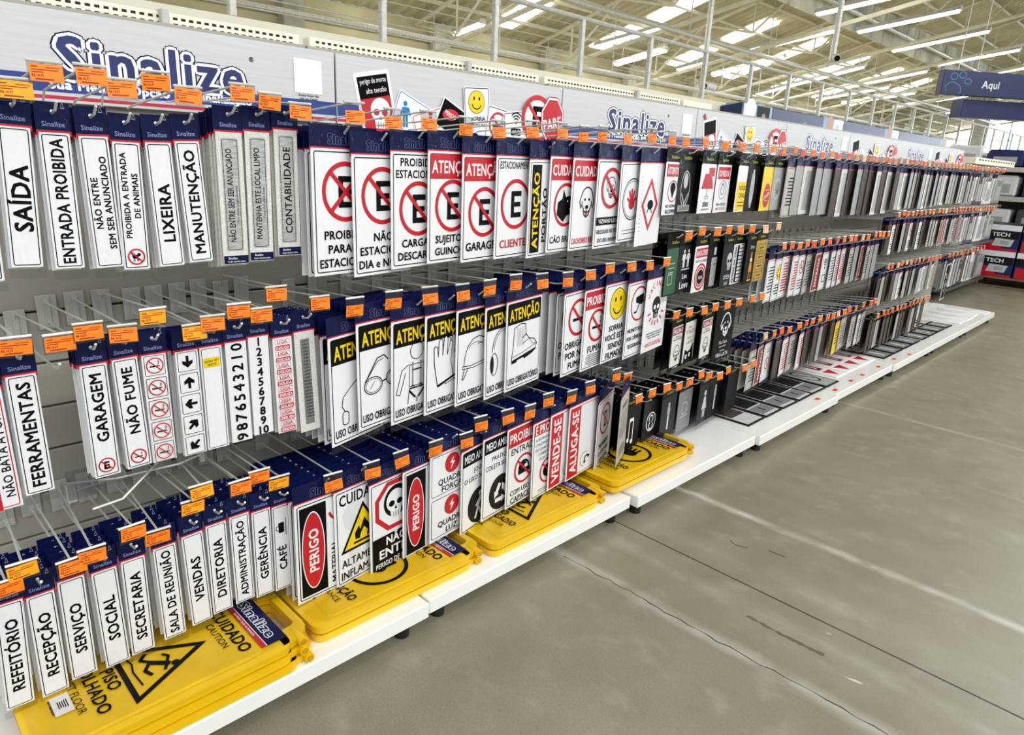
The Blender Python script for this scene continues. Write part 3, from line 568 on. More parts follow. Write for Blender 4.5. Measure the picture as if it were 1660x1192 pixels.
# ------------------------------------------------------------------ setting: floor, roof, walls
def floor_mat():
    m = bpy.data.materials.new('concrete'); m.use_nodes = True; nt = m.node_tree; b = nt.nodes['Principled BSDF']; L = nt.links.new
    N = nt.nodes.new; tc = N('ShaderNodeTexCoord'); sep = N('ShaderNodeSeparateXYZ'); L(tc.outputs['Object'], sep.inputs[0])
    def noise(sc, det=4, dist=0, st=None):
        n = N('ShaderNodeTexNoise'); n.inputs['Scale'].default_value = sc; n.inputs['Detail'].default_value = det; n.inputs['Distortion'].default_value = dist
        mp = N('ShaderNodeMapping'); mp.inputs['Scale'].default_value = st or (1, 1, 1); L(tc.outputs['Object'], mp.inputs[0]); L(mp.outputs[0], n.inputs['Vector']); return n.outputs['Fac']
    def ramp(f, *el):
        r = N('ShaderNodeValToRGB'); e = r.color_ramp.elements
        while len(e) < len(el): e.new(.5)
        for q, (p, c) in zip(e, el): q.position = p; q.color = (*c, 1)
        L(f, r.inputs[0]); return r.outputs[0]
    def mix(f, a, c):
        x = N('ShaderNodeMix'); x.data_type = 'RGBA'
        if isinstance(f, float): x.inputs[0].default_value = f
        else: L(f, x.inputs[0])
        L(a, x.inputs[6]); 
        if isinstance(c, tuple): x.inputs[7].default_value = (*c, 1)
        else: L(c, x.inputs[7])
        return x.outputs[2]
    def math_(op, a, c=None, d=None):
        x = N('ShaderNodeMath'); x.operation = op
        for i, v in enumerate((a, c, d)):
            if v is None: continue
            if isinstance(v, (int, float)): x.inputs[i].default_value = v
            else: L(v, x.inputs[i])
        return x.outputs[0]
    base = ramp(noise(.9, 5, .3), (.3, lin((122, 117, 97))), (.7, lin((140, 136, 117))))
    base = mix(ramp(noise(7, 5), (.35, (0, 0, 0)), (.75, (.35,) * 3)), base, lin((160, 157, 140)))
    base = mix(ramp(noise(210, 2), (.42, (0, 0, 0)), (.68, (.4,) * 3)), base, lin((100, 96, 80)))
    lane_glare = math_('MINIMUM', math_('MAXIMUM', math_('MULTIPLY_ADD', sep.outputs[0], .55, -.15), 0.0), 1.0)  # paler across the aisle: floor glare painted into the colour with traffic wear
    base = mix(math_('MULTIPLY', lane_glare, math_('MULTIPLY_ADD', noise(1.1, 6, .4), 1.3, -.2)), base, lin((182, 181, 172)))
    # pale scuffed patches
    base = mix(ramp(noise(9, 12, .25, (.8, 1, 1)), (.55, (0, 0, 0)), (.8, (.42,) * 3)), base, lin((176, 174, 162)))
    # worn, filled saw cuts running across the aisle
    for y0, wdt, amt in ((2.395, .02, .85), (1.612, .026, .55), (1.83, .03, .2), (4.2, .02, .4), (2.05, .05, .12)):
        wob = math_('MULTIPLY_ADD', noise(1.7, 2), .05, y0 - .025)
        d = math_('ABSOLUTE', math_('SUBTRACT', sep.outputs[1], wob))
        g = math_('MULTIPLY', math_('SUBTRACT', 1.0, math_('DIVIDE', d, wdt * 1.6)), math_('MULTIPLY_ADD', noise(14, 6, .4, (.5, 1, 1)), 2.6, -.7))
        g = math_('MULTIPLY', math_('MINIMUM', math_('MAXIMUM', g, 0.0), 1.0), amt)
        base = mix(g, base, lin((206, 205, 196)))
    L(base, b.inputs['Base Color']); b.inputs['Specular IOR Level'].default_value = .5
    rr = ramp(noise(3, 3), (.3, (.3,) * 3), (.7, (.46,) * 3)); L(rr, b.inputs['Roughness'])
    bp = N('ShaderNodeBump'); bp.inputs['Strength'].default_value = .12; bp.inputs['Distance'].default_value = .002; L(noise(90, 3), bp.inputs['Height']); L(bp.outputs[0], b.inputs['Normal'])
    return m
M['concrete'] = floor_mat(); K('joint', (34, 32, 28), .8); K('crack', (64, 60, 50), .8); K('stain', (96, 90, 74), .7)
fm = MB(); fm.box(-20, 26, -8, 62, -.12, -.012, 'joint'); FL = struct(fm.build('floor'))
ys = [-8, 1.944, 7.9, 13.9, 19.9, 25.9, 31.9, 62]
for i in range(7):
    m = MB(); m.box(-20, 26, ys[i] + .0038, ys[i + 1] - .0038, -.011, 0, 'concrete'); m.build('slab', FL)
def crack(pts, w, k='crack', jit=.006):
    m = Art(x=.0006, flat=True); pp = []
    rr = random.Random(3)
    for (x0, y0), (x1, y1) in zip(pts, pts[1:]):
        for i in range(9): t = i / 9; pp.append((x0 + (x1 - x0) * t, y0 + (y1 - y0) * t + rr.uniform(-jit, jit)))
    pp.append(pts[-1]); vs = []; n = len(pp)
    for i, (x, y) in enumerate(pp): ww = w * rr.uniform(.15, 1.0); vs += [(x, y - ww, m.x), (x, y + ww, m.x)]
    m.add(vs, [[2 * i, 2 * i + 2, 2 * i + 3, 2 * i + 1] for i in range(n - 1)], k); m.build('crack', FL)
crack([(.0, 1.605), (.25, 1.61), (.5, 1.607), (.8, 1.615), (1.15, 1.615)], .0022)
crack([(.60, 1.79), (.72, 1.785), (.84, 1.79)], .008, 'stain', .002); crack([(.34, 2.165), (.37, 2.15), (.41, 2.165)], .003, 'crack', .001); crack([(.47, 2.21), (.53, 2.215)], .003, 'crack', .001)

# roof: corrugated sheets rising from the far side wall, daylight strips, trusses
ZR = lambda x: 8.59 + .3 * x
SKY = [9.5, 13.6, 17.65, 21.75, 25.6, 29.7, 33.8, 37.9]
m = MB(); y = 2.0; prof = []
while y < 60:
    prof += [(y, 0), (y + .1, 0), (y + .16, .055), (y + .26, .055)]; y += .33
cuts = [-13.6, -9.0, -4.0, 4.0]
vs = []; 
for (py, dz) in prof: vs += [(-13.7, py, ZR(-13.7) + dz), (7, py, ZR(7) + dz)]
m.add(vs, [[2 * i, 2 * i + 1, 2 * i + 3, 2 * i + 2] for i in range(len(prof) - 1)], 'roof_sheet')
struct(m.build('ceiling'))
for i, sy in enumerate(SKY):
    for (xa, xb, w) in ((-13.1, -11.6, .75), (-11.1, -9.6, .75)) if i != 5 else ((-13.1, -9.6, .7),):
        m = MB(); vs = []
        for x in (xa, xb):
            for yy in (sy - w / 2, sy + w / 2):
                for d in (-.05, -.02): vs.append((x, yy, ZR(x) + d))
        m.add(vs, [(0, 2, 6, 4), (1, 5, 7, 3), (0, 4, 5, 1), (2, 3, 7, 6), (0, 1, 3, 2), (4, 6, 7, 5)], 'skylight'); o = struct(m.build('window_%d' % (i * 2 + (1 if xa < -12 else 2))))
# side wall with plank joints and pilasters
wm = MB(); wm.box(-13.9, -13.72, 2, 60, 0, 4.6, 'siding'); WL = struct(wm.build('wall_left'))
for i in range(9):
    m = MB(); m.box(-13.72, -13.66, 2, 60, .02 + i * .5, .02 + i * .5 + .47, 'siding', .01); m.build('plank', WL)
for i in range(12):
    m = MB(); m.box(-13.66, -13.4, 7.6 + i * 4.05, 8.1 + i * 4.05, 0, 4.45, 'dirty_white', .02); struct(m.build('trim_%d' % (i + 1)))
# far glazed end
em = MB(); em.box(-20, 26, 60, 60.2, 0, 9, 'daylight'); struct(em.build('window_20'))
m = MB(); m.box(-20, 26, 59.9, 60, 0, 1.6, 'cream'); m.box(-20, 26, 59.85, 60, 8.2, 9.2, 'cream'); WE = struct(m.build('wall_far'))
for i in range(20):
    m = MB(); m.box(-19 + i * 2.2, -18.9 + i * 2.2, 59.8, 59.95, 1.6, 8.2, 'sky_blue'); m.build('mullion', WE)
m = MB(); m.box(-20, 26, 59.8, 59.9, 4.0, 4.06, 'sky_blue'); m.build('transom', WE)
m = MB(); m.box(-9.9, -9.1, 48.6, 49.4, 0, 5.5, 'enamel', .03); struct(m.build('column'))
# dirty monitor panels standing up under the roof
for i in range(9):
    m = MB(); x0 = -7.6; y0 = 15 + i * 3.4; m.box(x0, x0 + .08, y0, y0 + 3.2, ZR(x0) - .95, ZR(x0) - .02, 'dirty_white', .01); o = thing('monitor_panel', 'stained pale panel standing under the roof slope, %s nearest of nine' % ORD[i], 'panel', group='stained panels below the roof', me=m.mesh('monitor_panel'))
# roof trusses
def truss(y, n):
    t = thing('roof_truss', '%s nearest cream steel lattice truss spanning below the sloping roof' % ORD[n], 'truss', (0, y, 0), group='trusses under the roof')
    xs = [-13.6 + i * 1.55 for i in range(14)]; top = lambda x: ZR(x) - .16; bot = lambda x: min(ZR(x) - .95, 4.3 + .16 * (x + 13.6))
    m = MB(); m.tube([(xs[0], 0, top(xs[0])), (xs[-1], 0, top(xs[-1]))], .055, 'steel_paint'); m.build('top_chord', t)
    m = MB(); m.tube([(xs[0], 0, bot(xs[0])), (xs[-1], 0, bot(xs[-1]))], .055, 'steel_paint'); m.build('bottom_chord', t)
    for i in range(13):
        m = MB(); a, c = ((xs[i], 0, bot(xs[i])), (xs[i + 1], 0, top(xs[i + 1]))) if i % 2 else ((xs[i], 0, top(xs[i])), (xs[i + 1], 0, bot(xs[i + 1])))
        m.tube([a, c], .032, 'steel_paint', 5); m.build('web_bar', t)
        if i % 2: m = MB(); m.tube([(xs[i], 0, bot(xs[i])), (xs[i], 0, top(xs[i]))], .025, 'steel_paint', 5); m.build('web_bar', t)
for i, y in enumerate((11.2, 15.25, 19.3, 23.4, 27.4, 31.5, 35.6, 40, 45, 50)): truss(y, i)
# purlins and pipes running the length of the hall
for i, (x, dz, r) in enumerate(((-12.6, -.1, .05), (-11.4, -.1, .05), (-10.2, -.1, .05), (-9.0, -.1, .05), (-7.8, -.1, .05), (-6.6, -.1, .05), (-5.4, -.1, .05), (-4.2, -.1, .05), (-3.0, -.1, .05), (-1.8, -.1, .05))):
    m = MB(); m.tube([(x, 3, ZR(x) + dz), (x, 58, ZR(x) + dz)], r, 'steel_paint', 5)
    thing('roof_purlin', 'cream steel purlin lengthwise under the roof sheets, %s from the side wall' % ORD[i], 'purlin', group='purlins under the roof', me=m.mesh('roof_purlin'))
for i, (x, z, r, lab) in enumerate(((-10.6, 3.55, .05, 'lowest pipe running along the hall above the white gondola'), (-8.4, 4.3, .06, 'middle pipe slung beneath the trusses of the hall'), (-7.3, 5.75, .07, 'thickest pipe slung below the daylight roof'), (-12.9, 3.6, .05, 'thin pipe clipped along the cream side wall'))):
    m = MB(); m.tube([(x, 4, z), (x, 58, z)], r, 'galvanised', 8)
    for k in range(10): m.tube([(x, 11.2 + k * 4.05, z), (x, 11.2 + k * 4.05, ZR(x) - .2)], .015, 'galvanised', 5)
    thing('service_pipe', lab, 'pipe', me=m.mesh('service_pipe'))
for i, (x, z) in enumerate(((-3.6, 6.75), (-2.4, 7.15))):
    m = MB(); m.tube([(x, 20, z), (x, 30, z), (x, 40, z), (x, 56, z)], .42, 'duct', 18)
    thing('air_duct', ('shiny crinkled air duct below the roof, nearer the side wall', 'shiny crinkled air duct below the roof, higher of two')[i], 'duct', me=m.mesh('air_duct'))
# hung strip luminaires
LUM = [((-12.03, 20.5, 4.3), (-11.0, 20.45, 4.45)), ((-12.0, 22.6, 4.35), (-9.3, 22.2, 4.72)), ((-9.56, 20.45, 4.71), (-7.19, 20.55, 5.06)), ((-13.0, 27.6, 4.18), (-8.36, 26.4, 4.89)), ((-12.06, 31.5, 4.33), (-9.19, 31.6, 4.76)),
       ((-7.11, 24.85, 5.08), (-4.53, 24.9, 5.46)), ((-10.83, 29.9, 4.52), (-7.31, 29.6, 5.05)), ((-11.9, 34, 4.36), (-8.9, 34, 4.75)), ((-12.96, 11.9, 4.2), (-11.94, 11.9, 4.35)), ((-11.81, 16, 4.37), (-9.68, 16.1, 4.69)), ((-12.81, 18.2, 4.22), (-10.92, 18.1, 4.5)),
       ((-6.9, 18.5, 5.1), (-4.5, 18.8, 5.45)), ((-6.9, 21.3, 5.1), (-4.5, 21.6, 5.46)), ((-6.9, 29, 5.15), (-4.5, 29, 5.5)), ((-6.9, 33, 5.15), (-4.5, 33, 5.5)), ((-11, 38, 4.5), (-7.7, 38, 5.0)), ((-6.9, 38, 5.1), (-4.5, 38, 5.45)), ((-10, 43, 4.6), (-7.6, 43, 4.95))]
for li, (a, c) in enumerate(LUM):
    a = Vector(a); c = Vector(c); d = c - a; t = thing('strip_luminaire', 'white strip light hung under the roof, %s from the hall entrance side' % ORD[sorted(range(len(LUM)), key=lambda q: LUM[q][0][1]).index(li)], 'light', a, group='strip lights under the roof')
    n = Vector((0, 1, 0)); u = Vector((0, 0, 1)); m = MB(); e = [n * s * .13 + u * z for s, z in ((-1, .0), (1, .0), (.55, .1), (-.55, .1))]
    m.add([p for q in (Vector(), d) for p in [q + k for k in e]], [(0, 1, 2, 3), (7, 6, 5, 4), (1, 5, 6, 2), (2, 6, 7, 3), (3, 7, 4, 0), (0, 4, 5, 1)], 'lamp_body'); m.build('housing', t)
    for s in (-.06, .06):
        m = MB(); m.tube([n * s - u * .02 + d * .02, n * s - u * .02 + d * .98], .03, 'lamp_tube', 6); m.build('tube', t)
    for q in (.15, .85): m = MB(); p = d * q; m.tube([p + u * .1, p + u * (ZR(a.x + p.x) - (a.z + p.z))], .008, 'galvanised', 4); m.build('hanger', t)

# ------------------------------------------------------------------ the shelving run: one bay per metre
XS = [0, .004, -.006, .016, .036, .018, .03, .03, .03]
for n in range(1, 9):
    y0, y1 = n - 1 + .004, n - .004; dx = XS[n]
    if n == 3: y0 += .012
    ordn = ('first', 'second', 'third', 'fourth', 'fifth', 'sixth', 'seventh', 'last')[n - 1]
    t = thing('shelving_bay', 'grey slatted shelving bay with a white base deck, %s bay of the run' % ordn, 'shelving', (0, n - 1, 0), group='bays of the shelving run')
    o0 = n - 1
    m = MB(); m.box(-.62, -.585, y0 - o0, y1 - o0, .05, 1.62, 'slat'); m.build('back_panel', t)
    zs = [.10, .16, .27, .38, .49, .60, .71, .82, .946, 1.30, 1.40]
    for a, c in zip(zs, zs[1:]):
        m = MB(); m.box(-.585, -.556, y0 - o0 + .002, y1 - o0 - .002, a + .0025, c - .0025, 'slat', .003); m.build('slat', t)
    m = MB(); m.box(-.62, -.545, -.018, .018, .05, 1.4, 'slat', .003); m.build('upright', t)
    d = MB(); d.box(-.60, dx, y0 - o0, y1 - o0, .05, .10, 'enamel', .0035); d.build('base_deck', t)
    for fy in (.07, .93): f = MB(); f.tube([(dx - .045, fy, 0), (dx - .045, fy, .014), (dx - .045, fy, .05)], .022, 'rubber', 12); f.build('foot', t)
    if n < 5: m = MB(); m.box(-.66, -.62, .03, 1.0 if n < 4 else .3, 1.608, 1.65, 'cream', .003); m.build('perforated_rail', t)
    if n < 4:
        m = MB()
        for r in range(2):
            for q in range(48): m.box(-.6215, -.6195, .05 + q * .0195, .061 + q * .0195, 1.621 + r * .014, 1.627 + r * .014, 'slot')
        o = m.build('rail_holes', t); o['kind'] = 'stuff'
    if n < 4: m = MB(); m.box(-.65, -.60, .62, .64, 1.6, 1.655, 'wire_plate', .003); m.build('bracket', t)

# header boards above the bays (flat print)
OB = .0785
def logo_board(a):
    a.outline_text('Sinalize', .50 - OB * 0, .068 + 1.43 - 1.43, .1, .455, 'logo_blue', 'white', 'navy')
def header_board(n):
    y0 = n - 1 + OB + .002; t = thing('header_board', '', 'sign', (-.572, y0, 1.416))
    m = MB(); m.box(0, .008, 0, .994, 0, .193, 'banner', .001); m.build('board', t)
    a = Art(x=.0084)
    a.rect('banner_blue', 0.001, .022, .993, .058); a.rect('banner_red', .001, .007, .993, .0145)
    if n % 2:
        a.outline_text('Sinalize', .508, .1, .092, .425, 'logo_blue', 'white', 'navy'); a.text('navy', '®', .745, .145, .012)
        a.text('white', 'Sua Melhor Opção em Sinalização', .505, .04, .021, 0, w=.47, bold=.05)
        a.rrect('white', .866, .075, .952, .165, .002); a.text('black', 'Acesse Nosso Site', .909, .07, .006, 0, .07); a.text('black', 'com seu Celular', .909, .061, .006, 0, .065)
        lab = {1: 'nearest brushed silver header board with big blue Sinalize logo', 3: 'Sinalize header board next beyond the first picture board', 5: 'third Sinalize header board, below the blue hall panels', 7: 'last Sinalize header board, palest and farthest'}[n]
    else:
        z = -1.416
        def card(cx, cy, w, h, ang, k, fr=None):
            c, s = math.cos(math.radians(ang)), math.sin(math.radians(ang)); T = lambda pts: [(cx + x * c - y * s, cy + x * s + y * c) for x, y in pts]
            a.poly('white', T(a.rr(-w / 2, -h / 2, w / 2, h / 2, .008)))
            if fr: a.loop(fr, T(a.rr(-w / 2 + .004, -h / 2 + .004, w / 2 - .004, h / 2 - .004, .006)), T(a.rr(-w / 2 + .0065, -h / 2 + .0065, w / 2 - .0065, h / 2 - .0065, .004)))
            return T
        if n == 4:
            a.line('dark_red', [(.06, .17), (.11, .10), (.16, .05), (.17, .0)], .025); a.line('red', [(.07, .16), (.12, .095), (.165, .05)], .01); a.disc('dark_red', .13, .07, .03, .02); a.disc('gold', .14, .06, .012)
        T = card(.14, .055, .13, .21, 12, 'red'); a.poly('red', T([(-.055, -.09), (.055, -.09), (.055, .03), (-.055, .03)])); a.poly('black', T([(-.055, .03), (.055, .03), (.055, .093), (-.055, .093)]))
        if n == 2: a.text('white', 'perigo de morte', .125, .133, .016, 12, .095, 0); a.text('white', 'alta tensão', .137, .107, .016, 12, .075, 0)
        a.skull(.152, .04, .045, 'white', 'red')
        card(.27, .03, .15, .13, -22, 'white', 'blue'); a.man(.245, .045, .04, 'blue')
        card(.35, .01, .14, .11, 16, 'white', 'red'); a.woman(.345, .02, .045, 'red')
        T = card(.44, .04, .13, .1, -25, 'white'); a.poly('black', T([(-.06, -.045), (.06, -.045), (.06, .045), (-.06, .045)])); a.disc('red', .43, .055, .035, .018); a.text('white', 'PERIGO', .43, .055, .015, -22, .05)
        card(.55, .06, .12, .19, 4, 'white', 'black'); a.smiley(.545, .105, .038)
        if n < 6: a.text('black', 'SORRIA', .555, .052, .014, 3, .07); a.text('black', 'VOCÊ ESTÁ SENDO', .555, .03, .01, 3, .085)
        card(.65, .03, .12, .13, -8, 'white', 'black'); a.smoke(.65, .035, .04); a.no(.65, .035, .045)
        card(.74, .03, .12, .12, 8, 'white', 'black'); a.wifi(.74, .05, .035); a.rrect('black', .715, .005, .765, .03, .005); a.text('white', 'Wi Fi', .74, .018, .014, 6, .04)
        a.disc('white', .85, .07, .085); a.ring('red', .85, .07, .085, .018)
        for q in ((-.03, -.045, -.008, .045), (-.03, .026, .035, .045), (-.03, -.01, .028, .01), (-.03, -.045, .035, -.026)): a.rect('black', .855 + q[0], .07 + q[1], .855 + q[2], .07 + q[3])
        a.line('red', [(.8, .12), (.9, .02)], .014)
        oc = lambda r: [(.935 + .055 * 0 + r * math.cos(math.radians(22.5 + 45 * i)) * .75, .07 + r * math.sin(math.radians(22.5 + 45 * i))) for i in range(8)]
        a.poly('dark_red', oc(.092)); a.poly('white', oc(.088)); a.poly('red', oc(.08)); a.text('white', 'PARE', .935, .06, .04, 12, .1, .04)
        lab = {2: 'picture header board showing skull card, smiling face and PARE octagon', 4: 'header board with a red tool drawn beside small sign pictures', 6: 'faint picture header board just past the third Sinalize logo', 8: 'farthest pale picture header board at the end of the run'}[n]
    t['label'] = lab
    a.build('printed_face', t)
for n in range(1, 9): header_board(n)

# ------------------------------------------------------------------ packs and hooks of the first bays
R1T = [(.21, 1.365), (.26, 1.397), (.33, 1.399), (.38, 1.381), (.44, 1.401), (.50, 1.379), (.61, 1.395), (.67, 1.383), (.74, 1.368), (.88, 1.368), (.99, 1.362), (1.10, 1.365), (1.23, 1.360), (1.35, 1.359), (1.49, 1.367), (1.62, 1.370), (1.73, 1.367), (1.83, 1.372), (1.96, 1.371), (2.11, 1.382)]
R1N = [('saida', .187, 1.356, -.05, 'SAÍDA'), ('entrada', .247, 1.349, -.02), ('naoentre', .309, 1.346, .01), ('animais', .366, 1.338, -.02), ('lixeira', .424, 1.34, .02), ('manut', .480, 1.345, .04)]
def narrow_row(items, tick, zhint, nback, step, longs=()):
    for i, it in enumerate(items):
        key, y, zt, lean = it[:4]; d, txt = NARROW[key]; yc = y + .024; zh = zt + .037
        sil = key.startswith('silver') or key == 'ligaprata'; w, h = (.058, .285) if sil else (.05, .25)
        if key == 'ligaprata': w, h = .056, .27
        lab = ('silvery room sign pack reading ' if sil and key != 'ligaprata' else 'narrow sign pack showing ' if key in ('fumex5', 'setas', 'branco', 'n9876', 'n1234', 'liga', 'ligaprata', 'extin') else 'narrow white room sign reading ') + txt
        t, dm = sign_pack('room_sign', lab, 'sign', (-.202, yc, zh), random.uniform(.0, .05), lean, w, h, d, 'weave' if sil else 'white', 'narrow', 'narrow room signs', seed=i)
        nb = nback
        if sil: nb = nback + 3
        if nb: back_packs(t, nb, step, w, h, 'weave' if sil else 'white', 'narrow', 'n|%s sign' % (txt if not sil else 'silvery ' + txt), 'packs behind the %s sign' % txt, 'room_sign', 'sign', .003)
        tk = tick[i] if i < len(tick) else None
        if tk: hook(yc, zh - .004, tk[0], tk[1] + .05, 'wire hook with orange price ticket carrying the %s pack' % (('silvery ' if sil else '') + txt), False, 'ticket_amber' if random.random() < .25 else 'ticket', plate=zh < 1.3)
def large_row(items, tick, nback, step, yaw, zfix=None, longf=True, x0=-.165):
    for i, it in enumerate(items):
        key, y, zt, lean = it[:4]; d, txt = LARGE[key]; w, h = .2, .3
        ya = it[4] if len(it) > 4 else yaw; wv = .13 if key in ('r1k', 'r1l') else w; wv, hv = (w, h) if key not in ('r1k',) else (.2, .28)
        yc = y + .097 * math.cos(ya); xc = x0 - .1 * math.sin(ya); zh = zt + .037
        lab = 'white sign pack with ' + txt; lab = lab if len(lab.split()) < 17 else 'sign with ' + txt
        nm = {'1': 'notice_sign', '2': 'safety_sign', '3': 'warning_sign'}[key[1]]
        t, dm = sign_pack(nm, lab, 'sign', (xc, yc, zh), ya, lean * .6, wv, hv, d, 'white', 'large', {'1': 'large notice signs in the top row', '2': 'large signs in the middle row', '3': 'large signs in the bottom row'}[key[1]], seed=i)
        if nback: back_packs(t, nback, step, wv, hv, 'white', 'large', 'n|front one with ' + txt, 'packs behind ' + txt, nm, 'sign', .002, dm)
        tk = tick[i] if i < len(tick) else None
        if tk: hook(yc, zh - .004, tk[0], tk[1] + .05, 'wire hook with orange ticket for ' + txt, longf, 'ticket', plate=zh < 1.3)
narrow_row([('extin', .118, 1.335, -.03)] + R1N, [None] + R1T[:6], 1.38, 3, .016)
narrow_row([('silver1', .571, 1.368, -.01), ('silver2', .635, 1.372, -.02), ('silver3', .702, 1.38, -.01)], R1T[6:9], 1.38, 3, .014)
large_row([('r1a', .770, 1.344, -.01), ('r1b', .877, 1.334, .01), ('r1c', .992, 1.345, 0), ('r1d', 1.111, 1.351, 0), ('r1e', 1.231, 1.346, .01), ('r1f', 1.361, 1.347, .01), ('r1g', 1.500, 1.341, .02), ('r1h', 1.594, 1.352, 0), ('r1i', 1.704, 1.351, 0), ('r1j', 1.833, 1.351, .01), ('r1k', 1.962, 1.347, .04), ('r1l', 2.077, 1.346, .03)], R1T[9:20] + [(2.24, 1.380)], 2, .03, .15)
# middle row
R2T = [(.15, .919), None, (.27, .930), (.33, .917), (.39, .944), (.47, .900), (.51, .914), (.57, .934), (.62, .918), (.66, .964), (.77, .929)]
narrow_row([('naobata', .074, .885, .01), ('ferram', .133, .902, 0), ('garagem', .256, .901, 0), ('naofume', .314, .904, .02), ('fumex5', .372, .903, 0), ('setas', .440, .900, 0), ('branco', .493, .901, 0), ('n9876', .551, .903, 0), ('n1234', .606, .908, 0), ('liga', .666, .897, .01), ('ligaprata', .724, .904, .03)],
           [None, R2T[0]] + R2T[2:], .92, 3, .02)
hook(.215, .905, .22, .965, 'empty wire hook with an orange ticket beside the FERRAMENTAS sign', False, 'ticket')
large_row([('r2a', .796, .885, .02, .24), ('r2b', .879, .911, .02), ('r2c', .990, .900, -.01), ('r2d', 1.106, .902, -.01), ('r2e', 1.222, .904, 0), ('r2f', 1.336, .900, .04), ('r2g', 1.428, .906, .03)], [(.87, .901), (.99, .906), (1.11, .906), (1.23, .902), (1.34, .905), (1.45, .912), (1.57, .905)], 4, .034, .16)
large_row([('r2h', 1.704, .904, .04), ('r2i', 1.816, .903, .01), ('r2j', 1.935, .912, .01), ('r2k', 2.075, .905, .02), ('r2l', 2.198, .908, .01)], [(1.82, .910), (1.93, .926), (2.06, .922), (2.18, .918), (2.30, .922)], 4, .034, .15, longf=False)
_t, _ = sign_pack('safety_sign', 'shaded no smoking sign hung deep behind the boot sign', 'sign', (-.30, 1.70, .94), .1, 0, .2, .3, LARGE['r2h'][0], 'white', 'large', 'large signs in the middle row')
back_packs(_t, 3, .04, .2, .3, 'white', 'large', 'n|shaded no smoking sign by the boot sign', 'packs behind the shaded no smoking sign', 'safety_sign', 'sign')
_t, _ = sign_pack('safety_sign', 'shaded PROIBIDO sign hung deep beside the boot sign', 'sign', (-.33, 1.80, .94), .1, 0, .2, .3, LARGE['r2i'][0], 'white', 'large', 'large signs in the middle row')
hook(1.70, .935, 1.70, .949, 'wire hook with orange ticket for the shaded no smoking sign', True)
# bottom row
R3T = [(.07, .439), (.10, .468), (.18, .441), (.22, .452), (.30, .475), (.35, .445), (.43, .492), (.45, .524), (.54, .506), (.59, .518), (.64, .486)]
narrow_row([('refeit', .049, .432, -.05), ('recep', .102, .427, -.01), ('serv', .159, .439, -.01), ('social', .221, .433, .01), ('secret', .281, .437, -.01), ('sala', .348, .442, .01), ('vendas', .411, .449, .02), ('diret', .469, .456, 0), ('admin', .527, .459, 0), ('geren', .584, .452, -.01), ('cafe', .637, .448, -.01)], R3T, .47, 4, .034)
large_row([('r3a', .682, .451, -.01, .06), ('r3b', .797, .450, .01), ('r3c', .910, .435, .01), ('r3d', 1.027, .441, 0), ('r3e', 1.129, .461, 0), ('r3f', 1.255, .440, .01, .2), ('r3g', 1.347, .459, .01), ('r3h', 1.458, .466, .02), ('r3i', 1.585, .455, .03), ('r3j', 1.676, .466, .02), ('r3k', 1.778, .471, .02), ('r3l', 1.953, .452, .03, .36)],
          [(.79, .433), (.91, .431), (1.01, .436), (1.14, .434), (1.26, .428), (1.32, .469), (1.44, .464), (1.55, .456), (1.64, .479), (1.77, .462), (1.87, .477), (2.03, .496)], 7, .034, .13)
# tangled spare hook between the rows
t = thing('spare_hook', 'tangled empty wire hook with clear holder hanging below the GARAGEM sign', 'hook', (-.3, .25, .60))
m = MB(); m.tube([(-.05, -.02, -.01), (.0, .07, -.005), (.02, .2, .0), (.0, .262, .002)], .003, 'wire'); m.build('upper_wire', t)
m = MB(); m.tube([(.06, -.0, -.035), (.06, .06, -.03), (.0, .16, .01), (-.06, .27, .045)], .003, 'wire'); m.build('lower_wire', t)
m = MB(); m.box(-.002, .002, .255, .268, -.02, .025, 'wire_plate', .001); m.build('end_plate', t)
m = MB(); m.box(-.002, .0, -.03, .03, -.03, .04, 'flap'); m.build('clear_holder', t)
t = thing('spare_hook', 'empty hook with a bent stem leaning under the arrow signs', 'hook', (-.42, .36, .58))
m = MB(); m.tube([(-.12, .0, .0), (.03, .0, -.02), (.1, -.13, .0)], .003, 'wire'); m.build('stem', t); m = MB(); m.box(.098, .102, -.14, -.12, -.025, .02, 'wire_plate', .001); m.build('end_plate', t)
for i, y in enumerate((.08, .16, .24, .33, .47)):
    hook(y, .44 if i % 2 else .47, y + .005, .53, 'empty wire hook between the bottom row packs and the panel', False, 'ticket') if False else None

# ------------------------------------------------------------------ third bay: black backed novelty packs (15 x 20)
def nv(draw, k=None):
    def f(a, w, h):
        if k: a.rrect(k, -w / 2 + .004, -h / 2 + .004, w / 2 - .004, h / 2 - .004, .006)
        draw(a)
    return f
def n_alien(a): a.rect('red', -.065, .045, .065, .092); a.text('white', 'ATTENTION', 0, .068, .026, 0, .115, .03); a.ring('red', 0, -.01, .042, .005); a.disc('black', 0, .004, .022, .02); a.poly('black', [(-.018, -.004), (.018, -.004), (0, -.038)]); a.text('black', 'NO HUMANS', 0, -.066, .013, 0, .1); a.text('black', 'ALLOWED', 0, -.086, .016, 0, .1, .035)
def n_figure(a): a.disc('light_grey', 0, .03, .02, .03); a.loop('light_grey', a.circ(0, .0, .042, .07), a.circ(0, .0, .038, .065)); a.line('light_grey', [(-.03, -.02), (0, -.06), (.03, -.02)], .006); a.rect('mid_grey', -.055, -.09, .055, -.065); a.text('black', 'SILÊNCIO', 0, -.077, .014, 0, .09)
